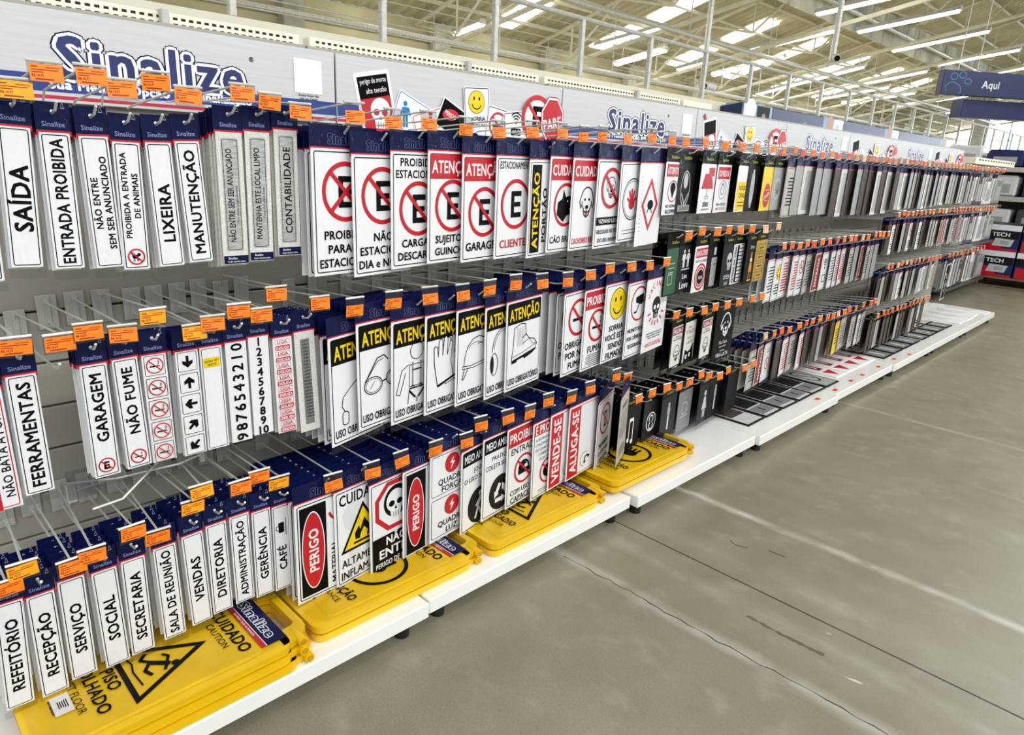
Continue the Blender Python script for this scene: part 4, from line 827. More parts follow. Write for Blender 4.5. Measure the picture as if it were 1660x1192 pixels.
def n_serie(a): a.poly('red', [(-.06, -.0), (.06, -.0), (.035, .06), (-.035, .06)]); a.rect('red', .0, .05, .06, .085); a.line('black', [(0, 0), (0, -.03)], .003); a.loop('black', a.circ(0, -.035, .02, .007), a.circ(0, -.035, .017, .005)); a.text('black', 'SÉRIE', 0, -.063, .018, 0, .08, .035); a.text('black', 'EM ANDAMENTO', 0, -.084, .007, 0, .08)
def n_fala(a): a.rect('red', -.065, .04, .065, .09); a.text('white', 'OUVIDOR', 0, .064, .026, 0, .11, .03); a.ring('dark_red', 0, -.005, .04, .003); a.loop('grey', a.circ(0, -.002, .02, .026), a.circ(0, -.004, .014, .02)); a.text('black', 'FALA, QUE EU', 0, -.065, .012, 0, .1); a.text('red', 'NÃO TE ESCUTO', 0, -.084, .011, 0, .1)
def n_yellowtext(a): a.rect('mid_grey', -.068, .03, .068, .095); 
def n_words(a):
    a.rrect('yellow', -.068, -.094, .068, .03, .004)
    for i, t in enumerate(('NOSSO', 'CHALÉ')): a.text('charcoal', t, 0, .005 - i * .032, .02, 0, .11)
    a.bars('charcoal', 0, -.06, .1, 2, .015, .004)
def n_bottle(a): a.disc('light_grey', 0, .0, .025, .08); a.disc('grey', 0, -.01, .015, .05); a.rect('light_grey', -.01, -.085, .01, .085)
def n_oval(a): a.disc('red', 0, -.03, .045, .056); a.text('white', 'CUIDADO', 0, -.03, .016, 20, .075, .03); a.bars('white', 0, -.055, .05, 1, .01); a.bars('white', 0, -.005, .05, 1, .01)
def n_greycirc(a): a.disc('light_grey', 0, .0, .05); a.disc('mid_grey', 0, .0, .042); a.dog(0, 0, .03)
def n_green(a): a.rrect('green', -.07, -.095, .07, .095, .004); a.frame('pale_board', -.045, -.055, -.005, -.01, .004, .002); a.bars('pale_board', -.02, .03, .06, 3, .018, .004)
def n_love(a): a.man(-.02, .045, .038, 'white'); a.man(.02, .045, .038, 'white'); a.rect('white', -.04, -.003, .04, .001); a.text('white', 'Live', .0, -.03, .022, 0, .06); a.text('white', 'Love', .0, -.067, .032, 0, .1)
def n_anti(a): a.rrect('white', -.07, -.095, .07, .095, .006); a.rect('red', -.064, .05, .066, .09); a.text('white', 'ANTI-STRESS', 0, .07, .024, 0, .118, .03); a.text('black', 'BATA A CABEÇA', 0, .036, .012, 0, .115); a.ring('red', 0, -.035, .06, .01); a.ring('red', 0, -.035, .044, .008); a.disc('black', 0, -.035, .032); a.text('white', 'AQUI', 0, -.037, .014, 0, .04)
def n_metal(a): a.rect('silver', -.03, -.09, .03, .04); a.rrect('light_grey', -.012, .05, .012, .085, .006); a.disc('charcoal', .0, .01, .006)
def n_open(a): a.skull(.01, .02, .04, 'light_grey', 'novelty'); a.text('light_grey', 'OPEN', -.005, -.05, .022, 0, .09); a.text('light_grey', 'BAR', -.005, -.08, .016, 0, .06)
def n_keys(a):
    a.rect('white', -.068, -.094, .068, .094); a.rect('novelty', -.02, -.088, .064, .088)
    for i in range(10): a.rect('white', .0, -.083 + i * .0175, .064, -.083 + i * .0175 + .013)
    a.text('black', 'REGRAS DA CASA', -.043, 0, .02, 90, w=.17, bold=.03)
def n_yfig(a): a.text('light_grey', 'Drive', 0, .075, .016, 0, .06); a.disc('orange', 0, .035, .008, .018); a.disc('white', 0, .012, .013, .011); a.poly('orange', [(-.014, -.002), (.016, -.002), (.02, -.045), (-.02, -.045)]); a.line('orange', [(-.01, -.045), (-.018, -.075)], .006); a.line('orange', [(.01, -.045), (.008, -.075)], .006); a.bars('yellow', 0, -.088, .05, 1, .01, .006)
def n_gold(a):
    a.rrect('gold', -.068, -.094, .068, .094, .004)
    for i in range(4): a.frame('brown', -.055, .045 - i * .045, .055, .082 - i * .045, .003, .002); a.bars('brown', 0, .06 - i * .045, .07, 1, .01, .006)
def n_dogw(a, head='PROCURA-SE'): a.rrect('paper', -.062, -.085, .062, .095, .008); a.rrect('dark_red', -.058, .058, .058, .09, .003); a.text('white', head, 0, .074, .02, 0, w=.1, bold=.03); a.text('charcoal', 'PESSOA QUE', 0, .047, .007, 0, .08); a.text('charcoal', 'NÃO CUMPRIMENTE', 0, .036, .007, 0, .09); a.dog(0, -.03, .045, 'charcoal'); a.text('white', 'RECOMPENSA', 0, -.091, .006, 0, .08)
def n_cat(a): a.rrect('paper', -.062, -.09, .062, .095, .006); a.text('charcoal', 'Deixe o', 0, .07, .013, 0, .06, 0); a.text('dark_red', 'TO SALTO', 0, .048, .018, 0, .1); a.text('charcoal', 'Entre e', 0, .022, .012, 0, .06, 0); a.text('charcoal', 'e dê Oi', 0, .0, .016, 0, .08, 0); a.poly('novelty', [(-.05, -.09), (-.04, -.03), (-.01, -.045), (.02, -.04), (.045, -.01), (.058, -.09)]); a.disc('white', -.022, -.066, .011); a.disc('white', .016, -.062, .011); a.disc('black', -.02, -.066, .004); a.disc('black', .018, -.062, .004)
def n_lata(a):
    a.dog(.01, .05, .07, 'white', .008)
    for i, (t, hh, ww) in enumerate((('Na Casa', .018, .1), ('tem um Lar', .011, .09), ('tem um', .011, .06), ('VIRA-LATA', .022, .13))): a.text('white', t, .0, -.03 - i * .021, hh, 0, ww, .0)
def n_music(a): a.line('white', [(-.014, -.05), (-.014, .03), (.02, .035), (.02, -.06)], .006); a.rect('white', -.014, .03, .02, .045); a.disc('white', -.02, -.052, .01); a.disc('white', .013, -.064, .011)
def n_ring(a): a.ring('white', .0, .0, .045, .006); a.arc('white', 0, .012, .018, -60, 200, .007); a.arc('white', 0, -.018, .018, 120, 380, .007)
def n_cup(a): a.loop('light_grey', a.rr(-.03, -.02, .02, .04, .006), a.rr(-.026, -.016, .016, .036, .004)); a.arc('light_grey', .02, .01, .018, -80, 80, .004); a.line('light_grey', [(-.05, -.03), (.04, -.03)], .004); a.line('light_grey', [(-.01, .05), (-.005, .07)], .003)
def n_lady(a): a.woman(0, .0, .07, 'light_grey')
def n_bar(a): a.rect('light_grey', -.008, -.06, .008, .07); a.disc('mid_grey', 0, .03, .014, .03)
NOV = [
 # name-row: (y centre, z hole, design, board colour, words)
 [(2.33, 1.392, n_alien, 'white', 'alien in a red ring, NO HUMANS ALLOWED'), (2.44, 1.392, n_figure, 'charcoal', 'pale robed figure on dark silver'), (2.59, 1.392, n_serie, 'white', 'red lamp shade above SÉRIE'), (2.74, 1.392, n_fala, 'white', 'ear in a ring above FALA, QUE EU'), (2.90, 1.392, n_words, 'white', 'yellow NOSSO CHALÉ block'), (3.01, 1.392, n_bottle, 'charcoal', 'silver bottle on charcoal'), (3.14, 1.392, n_oval, 'yellow', 'red oval on bright yellow'), (3.27, 1.392, n_greycirc, 'mid_grey', 'grey disc with a small dog')],
 [(2.40, 1.062, n_green, 'novelty', 'dark green board'), (2.51, 1.062, n_love, 'charcoal', 'two white figures above Live Love'), (2.62, 1.055, n_anti, 'white', 'red ANTI-STRESS band over a target'), (2.75, 1.055, n_metal, 'novelty', 'steel bar on black'), (2.86, 1.05, n_open, 'charcoal', 'pale skull above OPEN'), (2.97, 1.05, n_keys, 'novelty', 'piano keys and sideways words'), (3.08, 1.05, n_yfig, 'novelty', 'small orange figure on black'), (3.20, 1.05, n_gold, 'gold', 'four framed rows on gold')],
 [(2.50, .722, n_dogw, 'novelty', 'red band PROCURA-SE over a sketched retriever'), (2.62, .725, n_cat, 'novelty', 'black cat peeping below TO SALTO'), (2.745, .722, lambda a: n_dogw(a, 'CURA-SE'), 'novelty', 'red band CURA-SE over a sketched dog'), (2.935, .722, n_lata, 'novelty', 'white cartoon dog above VIRA-LATA')],
 [(2.24, .40, n_music, 'novelty', 'white musical note'), (2.41, .385, n_ring, 'charcoal', 'white ringed ampersand'), (2.53, .38, n_bar, 'charcoal', 'slim grey bar'), (2.69, .375, n_cup, 'grey', 'coffee cup outline'), (2.85, .375, n_lady, 'charcoal', 'pale lady figure'), (2.97, .375, n_bar, 'novelty', 'thin pale bottle'), (3.12, .375, None, 'novelty', 'plain black face')]]
NT = [[(2.34, 1.378), (2.48, 1.384), (2.64, 1.379), (2.79, 1.379), (2.92, 1.381), (3.08, 1.382), (3.19, 1.379), (3.32, 1.386)],
      [(2.44, 1.020), (2.54, 1.034), (2.67, 1.026), (2.77, 1.030), (2.87, 1.026), (2.99, 1.027), (3.12, 1.02), (3.26, 1.029)],
      [(2.42, .690), (2.52, .691), (2.64, .685), (2.74, .687), (2.85, .685), (2.96, .685), (3.10, .687), (3.19, .690)],
      [(2.20, .366), (2.41, .372), (2.51, .356), (2.69, .378), (2.87, .335), (2.95, .349), (3.12, .330), (2.30, .371), (2.60, .359), (2.77, .355), (3.21, .336)]]
_used = set()
ROWN = ('top', 'second', 'third', 'bottom')
for r, row in enumerate(NOV):
    for i, (y, z, dz, k, txt) in enumerate(row):
        yaw = .12 if r != 2 else .16; w, h = (.15, .2) if not (r == 0 and False) else (.15, .2)
        if txt.startswith('white cartoon'): w, h, yaw = .2, .23, .05
        f = nv(dz) if dz else None
        t, dm = sign_pack('novelty_sign', 'novelty sign pack with %s' % txt, 'sign', (-.185 - .012 * (i % 2) - (.02 if r == 3 else 0), y, z), yaw, 0, w, h, f, k, 'novelty', 'novelty sign packs in the third bay', seed=i)
        back_packs(t, (1, 2, 2, 4)[r], .034, w, h, 'novelty', 'novelty', 'n|front one with %s' % txt, 'packs behind %s' % txt, 'novelty_sign', 'sign', .002)
    for i, (ty, tz) in enumerate(NT[r]):
        zr = row[min(i, len(row) - 1)][1]; near = min(row, key=lambda q: abs(q[0] - ty)); yy = near[0] if abs(near[0] - ty) < .07 and i < len(row) else ty
        _lab = near[4]
        hook(yy, zr - .004, ty, tz + .05, ('wire hook with orange ticket carrying the %s pack' % near[4]) if i < len(row) and yy == near[0] and near[4] not in _used else 'spare wire hook, %s ticket from the near end, %s novelty row' % (ORD[i], ROWN[r]), False, 'ticket_pale' if (r == 1 and i > 5) else 'ticket', plate=r > 0)
        if i < len(row) and yy == near[0]: _used.add(_lab)
# a pack turned edge-on at the end of the second bay
t, _ = sign_pack('warning_sign', 'grey backed pack turned edge on beside the musical note pack', 'sign', (-.13, 2.07, .515), .42, .04, .15, .29, lambda a, w, h: b_notice(a, w, h), 'pale_board', 'large', seed=2)
hook(2.10, .50, 2.11, .527, 'wire hook with orange ticket above the pack turned edge on')

# ------------------------------------------------------------------ fourth bay onwards
def w_smile(a, w, h): a.frame('black', -w / 2 + .005, -h / 2 + .005, w / 2 - .005, h / 2 - .005, .002); a.smiley(0, .04, .04); a.bars('black', 0, -.03, .1, 4, .015, .006, 1)
def w_red(a, w, h): a.frame('red', -w / 2 + .005, -h / 2 + .005, w / 2 - .005, h / 2 - .005, .002); a.bars('red', 0, .07, .1, 11, .0145, .007, 4)
def w_proh(a, w, h): a.frame('black', -w / 2 + .005, -h / 2 + .005, w / 2 - .005, h / 2 - .005, .002); a.smoke(0, .045, .03); a.no(0, .045, .038); a.bars('black', 0, -.03, .1, 4, .015, .005, 6)
def w_entr(a, w, h): a.rect('dark_red', -w / 2 + .01, -h / 2 + .01, w / 2 - .01, h / 2 - .01); a.text('white', 'ENTRADA', 0, 0, .035, 90, .17, .03)
def w_wifi(a, w, h): a.frame('black', -w / 2 + .005, -h / 2 + .005, w / 2 - .005, h / 2 - .005, .002); a.wifi(0, .02, .05); a.frame('black', -.03, -.065, .035, -.02, .005)
def w_text(a, w, h): a.frame('black', -w / 2 + .005, -h / 2 + .005, w / 2 - .005, h / 2 - .005, .002); a.bars('charcoal', 0, .065, .1, 9, .016, .006, 8)
def w_yel(a, w, h): a.rect('yellow', -w / 2 + .002, -h / 2 + .002, w / 2 - .002, h / 2 - .002); a.bars('charcoal', 0, .05, .09, 6, .018, .007, 9)
def w_circ(a, w, h): a.frame('grey', -w / 2 + .005, -h / 2 + .005, w / 2 - .005, h / 2 - .005, .002); a.no(0, -.01, .035); a.bars('grey', 0, .07, .08, 2, .015, .005, 3)
def w_stair(a, w, h):
    a.rect('black', -w / 2 + .01, -h / 2 + .01, w / 2 - .01, h / 2 - .01); a.line('white', [(-.05, .07), (-.025, .07), (-.025, .05), (.0, .05), (.0, .03), (.03, .03)], .012); a.man(.0, -.035, .05, 'white')
def w_strip(a, w, h): a.rect('silver', -w * .3, -h / 2 + .02, w * .3, h / 2 - .02)
W4 = dict(smile=(w_smile, 'white', 'yellow smiling face'), red=(w_red, 'white', 'rows of red lettering'), proh=(w_proh, 'white', 'small no smoking ring'), entr=(w_entr, 'pale_board', 'sideways ENTRADA on dark red'), wifi=(w_wifi, 'white', 'black wireless waves'), text=(w_text, 'white', 'rows of dark lettering'),
          yel=(w_yel, 'yellow', 'bright yellow face'), circ=(w_circ, 'white', 'single red ring'), stair=(w_stair, 'white', 'white stairs and runner on black'), grey=(None, 'mid_grey', 'plain grey face'), brown=(None, 'brown', 'dark brown back'), strip=(w_strip, 'weave', 'silver strip'), edge=(None, 'mid_grey', 'pale edge'), pale=(w_text, 'pale_board', 'greyed lettering'))
_made = {}
TXT4 = {}
def run_row(rowname, bayname, ys, z, kinds, w=.15, h=.2, yaw=.1, nback=2, header='large', tick=None, x=-.19, amber=0, name='label_sign'):
    for i, y in enumerate(ys):
        kd = kinds[i % len(kinds)]; d, k, txt = W4[kd]; key = (kd, w, h)
        dm = _made.get(key)
        base = '%s pack along the %s row of the %s, %s' % (ORD[i], rowname, bayname, txt)
        n_same = sum(1 for q in range(len(ys)) if kinds[q % len(kinds)] == kd)
        t, dm2 = sign_pack(name, base, 'sign', (x - .006 * (i % 3), y, z + random.uniform(-.006, .006)), yaw + random.uniform(-.03, .03), random.uniform(-.015, .015), w, h, dm or d, k, header, 'packs with %s, %s %s row' % (txt, bayname, rowname), bag=y < 5.1, seed=i)
        if d and not dm: _made[key] = dm2
        if nback: back_packs(t, nback, .04, w, h, k, header, 'pack %s behind the ' + '%s front pack, %s row, %s' % (ORD[i], rowname, bayname), 'queued packs, %s %s row' % (bayname, rowname), name, 'sign', .002)
    for i, y in enumerate(ys):
        tz = (tick if tick is not None else z - .03)
        hook(y - .003, z - .004, y + random.uniform(-.012, .012), tz + random.uniform(-.006, .006), '%s ticketed wire hook along the %s row of the %s' % (ORD[i], rowname, bayname), False, 'ticket_pale' if random.random() < .08 else ('ticket_red' if random.random() < .3 else 'ticket'), group='ticketed hooks, %s %s row' % (bayname, rowname), plate=z < 1.3)
def steps(a, b, s): return [a + s * i for i in range(int((b - a) / s + .5))]
run_row('top', 'fourth bay', steps(3.40, 4.0, .115), 1.40, ['pale', 'grey', 'strip', 'grey', 'edge'], .17, .24, .1, 1, 'large', 1.43)
run_row('top', 'fifth bay', steps(4.0, 5.0, .11), 1.40, ['brown', 'strip', 'brown', 'edge', 'brown', 'brown', 'strip'], .17, .26, .1, 1, 'large', 1.43)
run_row('top', 'sixth bay', steps(5.0, 6.0, .1), 1.40, ['brown', 'edge', 'strip', 'grey', 'edge'], .15, .24, .12, 1, 'large', 1.43)
run_row('top', 'seventh bay', steps(6.0, 7.0, .1), 1.40, ['edge', 'grey', 'strip', 'grey', 'grey'], .17, .22, .12, 1, 'large', 1.43)
run_row('top', 'last bay', steps(7.0, 7.95, .11), 1.40, ['edge', 'strip', 'grey'], .14, .2, .12, 0, 'large', 1.43)
run_row('second', 'fourth bay', [3.36, 3.46, 3.55, 3.65, 3.74, 3.85, 3.95, 4.07], .94, ['text', 'smile', 'red', 'red', 'proh', 'pale', 'entr', 'wifi'], .14, .22, .14, 2, 'large', .972, -.2)
run_row('second', 'fifth bay', [4.17, 4.26, 4.35, 4.46, 4.55, 4.68, 4.75, 4.83, 4.93], .94, ['text', 'red', 'red', 'pale', 'edge', 'entr', 'pale', 'edge', 'grey'], .12, .22, .14, 2, 'large', .972, -.2)
run_row('third', 'fourth bay', [3.31, 3.41, 3.50, 3.61, 3.71, 3.82, 3.91, 4.01], .475, ['pale', 'entr', 'circ', 'brown', 'red', 'pale', 'red', 'brown'], .15, .215, .14, 3, 'large', .515, -.2)
run_row('third', 'fifth bay', [4.12, 4.22, 4.29, 4.38, 4.47, 4.58, 4.72, 4.86, 4.94], .475, ['brown', 'edge', 'brown', 'brown', 'yel', 'pale', 'pale', 'text', 'pale'], .14, .215, .14, 3, 'large', .515, -.2)
run_row('second', 'sixth bay', steps(5.06, 6.0, .1), 1.06, ['brown', 'text', 'brown', 'edge', 'brown', 'proh'], .15, .2, .12, 1, 'large', 1.095)
run_row('second', 'seventh bay', steps(6.0, 7.0, .1), 1.06, ['pale', 'edge', 'pale', 'entr', 'entr'], .15, .2, .12, 1, 'large', 1.095)
run_row('second', 'last bay', steps(7.0, 7.95, .1), 1.06, ['strip', 'grey', 'edge', 'grey'], .13, .2, .12, 0, 'large', 1.095)
run_row('third', 'sixth bay', steps(5.06, 6.0, .1), .70, ['brown', 'edge', 'brown', 'brown', 'edge', 'wifi', 'grey'], .15, .2, .12, 1, 'large', .742)
run_row('third', 'seventh bay', steps(6.0, 6.4, .1), .70, ['grey', 'strip'], .15, .2, .12, 1, 'large', .735)
run_row('third', 'last bay', steps(6.6, 7.9, .12), .70, ['edge', 'grey', 'brown', 'strip'], .16, .24, .12, 0, 'large', .72)
run_row('bottom', 'sixth bay', steps(5.06, 6.4, .1), .375, ['brown', 'brown', 'edge', 'brown'], .15, .2, .12, 1, 'novelty', .405)
t, _ = sign_pack('escape_sign', 'large black sign with white stairs and runner near the run end', 'sign', (-.13, 6.55, .70), .1, 0, .2, .3, w_stair, 'white', 'large')
_b = MB(); _b.box(-.02, .02, -.06, .06, 0, .03, 'brown', .003)

# ------------------------------------------------------------------ yellow caution floor boards lying on the base decks
def caution_board(y0, y1, x0, x1, z, main, sub, low, low2, pic, lab, top=True, group=None):
    L = y1 - y0; Wd = x1 - x0
    t = thing('caution_board', lab, 'floor sign', ((x0 + x1) / 2, (y0 + y1) / 2, z), (0, 0, 0), group)
    hx, hy = Wd / 2, L / 2; th = .02
    r = lambda a, b, c, d, rad, n=5: Art(flat=True).rr(a, b, c, d, rad, n)
    m = MB()
    body = r(-hx, -hy, hx, hy - .06, .03); m.prism(body, 0, th, 'yellow_plastic')
    a2 = [(-hx + .012, hy - .08), (-hx + .02, hy - .03), (-hx + .05, hy - .004), (-hx + .08, hy), (-hx + .08, hy - .022), (-hx + .072, hy - .032), (-hx + .068, hy - .08)]
    b2 = [(-x, y) for x, y in a2][::-1]; m.prism(a2[::-1], 0, th, 'yellow_plastic'); m.prism(b2[::-1], 0, th, 'yellow_plastic')
    m.box(-hx + .079, hx - .079, hy - .021, hy - .001, .0005, th - .0005, 'yellow_plastic'); m.build('board', t)
    for s in (-1, 1):
        m = MB(); m.tube([(s * (hx - .058), hy - .034, .0125), (s * (hx - .002), hy - .034, .0125)], .0125, 'yellow_plastic', 14); m.tube([(s * (hx - .003), hy - .034, .0125), (s * (hx - .0005), hy - .034, .0125)], .0085, 'yellow_wear', 12); m.build('hinge_barrel', t)
    m = MB(); o = r(-hx + .022, -hy + .05, hx - .022, hy - .125, .02); i = r(-hx + .028, -hy + .056, hx - .028, hy - .131, .017); n = len(o)
    m.add([(x, y, th + .0002) for x, y in o] + [(x, y, th + .003) for x, y in i], [[q, (q + 1) % n, n + (q + 1) % n, n + q] for q in range(n)] + [list(range(n, 2 * n))], 'yellow_plastic'); m.build('raised_panel', t)
    if top:
        a = Art(x=th + .0034, flat=True)
        a.rect('navy', -hx + .035, hy - .112, hx - .035, hy - .061); a.rect('red', -hx + .035, hy - .126, hx - .035, hy - .114); a.rect('white', -hx + .035, hy - .114, hx - .035, hy - .112)
        a.outline_text('Sinalize', 0.0, hy - .087, .027, Wd * .58, 'navy', 'white', 'navy'); a.text('white', 'Sua Melhor Opção em Sinalização', 0, hy - .12, .006, 0, Wd * .6)
        a.text('black', 'CUIDADO', .0, hy - .155, .031, 0, Wd * .66, .035); a.text('black', 'CAUTION', 0, hy - .188, .018, 0, Wd * .4, .005)
        cy = -.045
        if pic == 'ring':
            a.ring('black', .0, cy + .02, .095, .012, 40)
            a.disc('black', -.01, cy + .02, .045, .03); 
            for q in range(4): a.line('black', [(-.03 + q * .017, cy + .03), (-.045 + q * .022, cy + .075)], .011)
        else:
            a.loop('black', [(0, cy + .13), (.105, cy - .06), (-.105, cy - .06)], [(0, cy + .105), (.085, cy - .048), (-.085, cy - .048)])
            a.disc('black', .027, cy + .048, .0095); a.line('black', [(.02, cy + .036), (-.01, cy + .002)], .014)
            a.line('black', [(-.01, cy + .002), (.012, cy - .014), (.034, cy - .006)], .0085); a.line('black', [(-.012, cy + .003), (-.03, cy - .012), (-.046, cy + .004)], .0085)
            a.line('black', [(.016, cy + .032), (-.006, cy + .043), (-.02, cy + .034)], .007); a.line('black', [(.018, cy + .032), (.036, cy + .022)], .007); a.line('black', [(-.06, cy - .036), (-.03, cy - .03), (.0, cy - .036), (.055, cy - .032)], .004)
        for i, tt in enumerate(main): a.text('black', tt, -.01, -hy + .177 - i * .036, .028, 0, Wd * .75, .03)
        a.text('black', sub, -.01, -hy + .177 - len(main) * .036, .018, 0, Wd * .6, .0); a.text('black', 'Sinalize', 0, -hy + .062, .012, 0, Wd * .3, .03)
        if low: a.rect('paper', -.03, -hy + .06, .035, -hy + .095); a.bars('black', .003, -hy + .086, .03, 5, .004, .002)
        a.build('printed_face', t)
        vs = []; rr = random.Random(5); nx, ny = 7, 13
        for j in range(ny):
            for i in range(nx): 
                ed = i in (0, nx - 1) or j in (0, ny - 1)
                vs.append((-hx - .008 + (Wd + .016) * i / (nx - 1), -hy - .012 + (L + .03) * j / (ny - 1), .012 if ed else th + .0075 + rr.uniform(-.001, .003)))
        m = MB(); m.add(vs, [[j * nx + i, j * nx + i + 1, (j + 1) * nx + i + 1, (j + 1) * nx + i] for j in range(ny - 1) for i in range(nx - 1)], 'bag'); me = m.mesh('plastic_bag'); me.polygons.foreach_set('use_smooth', [True] * len(me.polygons)); put('plastic_bag', me, t)
    return t
caution_board(.06, .655, -.295, -.0, .1015, [], '', 0, 0, '', 'lowest yellow caution board in the stack under the wet floor board', False)
caution_board(.05, .645, -.30, -.005, .1255, [], '', 0, 0, '', 'middle yellow caution board in the stack under the wet floor board', False)
caution_board(.045, .645, -.305, -.01, .150, ['PISO', 'MOLHADO'], 'WET FLOOR', 1, 0, 'tri', 'yellow PISO MOLHADO wet floor board on top of its stack')
caution_board(.665, 1.27, -.325, -.045, .1015, [], '', 0, 0, '', 'lower yellow board under the EM MANUTENÇÃO board', False)
caution_board(.665, 1.27, -.325, -.045, .127, ['EM', 'MANUTENÇÃO'], 'MAINTENANCE', 0, 0, 'ring', 'yellow EM MANUTENÇÃO caution board below the PERIGO signs')
caution_board(1.29, 1.9, -.325, -.04, .1015, [], '', 0, 0, '', 'lower yellow board under the PISO ESCORREGADIO board', False)
caution_board(1.29, 1.9, -.325, -.04, .127, ['PISO', 'ESCORREGADIO'], 'SLIPPERY FLOOR', 0, 0, 'tri', 'yellow PISO ESCORREGADIO board below the VENDE-SE sign')
caution_board(1.93, 2.53, -.31, -.04, .1195, [], '', 0, 0, '', 'lower yellow board at the far end, under the last caution board', False)
caution_board(1.93, 2.53, -.31, -.04, .145, ['EM', 'MANUTENÇÃO'], 'MAINTENANCE', 0, 0, 'ring', 'last yellow caution board, beside the bare white base deck')

# ------------------------------------------------------------------ flat display plates on the far base decks
def plate(y, x0, x1, wd, z, kind, lab, tilt=0.02, group=None, rz=0):
    L = x1 - x0; t = thing('display_plate', lab, 'sign', ((x0 + x1) / 2, y, z), (0, tilt * .0, rz), group)
    m = MB(); m.box(-L / 2, L / 2, -wd / 2, wd / 2, 0, .006, 'charcoal' if kind in ('two', 'brown', 'oval') else 'white' if kind != 'green' else 'novelty', .002); m.build('plate', t)
    a = Art(x=.0064, flat=True); hl, hw = L / 2 - .012, wd / 2 - .012
    if kind == 'two': a.rrect('light_grey', -hl, -hw, hl, hw, .006); a.rect('charcoal', -hl + .006, -hw + .006, hl * .3, hw - .006); a.rect('grey', hl * .3 + .012, -hw + .006, hl - .02, hw - .006); a.line('black', [(-hl * .6, 0), (-hl * .1, .01)], .012); a.line('black', [(hl * .5, 0), (hl * .75, 0)], .012)
    elif kind == 'brown': a.rrect('light_grey', -hl, -hw, hl, hw, .006); a.rect('brown', -hl + .01, -hw + .01, hl * .45, hw - .01)
    elif kind == 'oval': a.rrect('mid_grey', -hl, -hw, hl, hw, .006); a.loop('charcoal', a.circ(0, 0, hl * .6, hw * .7), a.circ(0, 0, hl * .52, hw * .6)); a.line('charcoal', [(-hl * .3, -hw * .4), (hl * .3, hw * .4)], .01)
    elif kind == 'arrow': a.rect('dark_red', -hl, -hw * .5, hl * .35, hw * .5); a.rect('white', -hl, -hw * .08, hl * .2, hw * .12); a.poly('red', [(hl * .5, -hw * .8), (hl * .5, hw * .8), (hl, 0)])
    elif kind == 'green': a.rrect('pale_board', -hl, -hw, hl * .2, hw, .004); a.arrow('black', -hl * .4, 0, hw * .6, 0); a.rrect('grey', hl * .3, -hw, hl, hw, .004); a.line('white', [(hl * .4, 0), (hl * .9, 0)], .02)
    else: a.bars('mid_grey', 0, hw * .6, L * .6, 4, hw * .35, .006)
    a.build('printed_face', t)
P4 = [(3.17, 'brown', 'plate with one dark brown panel, nearest on the fourth deck'), (3.37, 'two', 'black edged plate with two grey panels, nearest of four'), (3.575, 'two', 'black edged plate with two grey panels, second of four'), (3.775, 'two', 'black edged plate with two grey panels, third of four'), (3.965, 'two', 'black edged plate with two grey panels, last of four'), (4.17, 'oval', 'grey plate with a struck oval outline on the fifth deck')]
for i, (y, k, lab) in enumerate(P4): plate(y, -.44 + .02 * (i % 2), -.065, .185, .101 + .0004 * i, k, lab, rz=random.uniform(-.02, .02))
for i, y in enumerate((4.42, 4.6, 4.78, 4.95)): plate(y, -.5, -.11, .16, .101, 'arrow', ('nearest', 'second', 'third', 'last')[i] + ' white plate with red bar and red arrow on the fifth deck')
for i, y in enumerate((5.2, 5.42, 5.64, 5.86, 6.1, 6.32, 6.54, 6.78)): plate(y, -.5, -.07, .19, .101, 'green', '%s dark plate with pale arrow panel along the far decks' % ORD[int(round((y - 5.2) / .225))], group='dark arrow plates on the far decks')
for i, (y, x) in enumerate(((7.1, -.05), (7.35, -.04), (7.6, -.05), (7.85, .0))):
    plate(y, -.5, x, .23, .101, 'sheet', '%s loose white printed sheet on the last deck' % ORD[i], group='white sheets on the last deck', rz=random.uniform(-.06, .06))
# tickets lying on the decks
def deck_ticket(x, y, lab, s=1.0, rz=0, k='ticket_red'):
    t = thing('price_ticket', lab, 'ticket', (x, y, .1005), (0, 0, rz)); m = Art(x=.0006, flat=True); m.box(-.016 * s, .016 * s, -.029 * s, .029 * s, 0, .0006, k); m.rect('ticket_ink', -.002, -.02 * s, .001, .018 * s); m.rect('ticket_ink', .006, -.02 * s, .008, .0 * s); m.build('ticket', t)
deck_ticket(-.03, .515, 'orange price ticket on the white deck before the wet floor boards', 1.1)
for i, (x, y) in enumerate(((-.02, 3.82), (-.02, 4.08), (-.03, 4.36), (-.03, 4.56), (-.03, 4.86), (-.03, 5.18), (.0, 5.42))): deck_ticket(x, y, ('first', 'second', 'third', 'fourth', 'fifth', 'sixth', 'last')[i] + ' small red ticket along the front edge of the far decks', .8)

# ------------------------------------------------------------------ the white gondola behind, its mesh guard and blue panels
t = thing('storage_gondola', 'tall cream gondola standing behind the sign shelving', 'shelving', (-2.76, 0, 0))
for i in range(11):
    y0 = -4 + i * 4.6; m = MB(); m.box(-.5, 0, y0 + .002, y0 + 4.598, .0, 2.025, 'cream', .004); m.build('cream_panel', t)
t = thing('mesh_guard', 'galvanised post and wire guard on top of the cream gondola', 'guard', (-2.78, 0, 2.025))
pm = MB(); pm.box(-.02, .02, -.02, .02, 0, .45, 'galvanised', .003); pm = pm.mesh('post')
for i in range(-3, 47): put('post', pm, t, (0, i + .77, 0))
m = MB(); m.tube([(0, -3, .455), (0, 46.8, .455)], .02, 'galvanised', 8); m.build('top_rail', t)
for z in (.06, .12, .18, .25, .32, .39): m = MB(); m.tube([(.0, -3, z), (.0, 46.8, z)], .0032, 'galvanised', 4); m.build('wire', t)
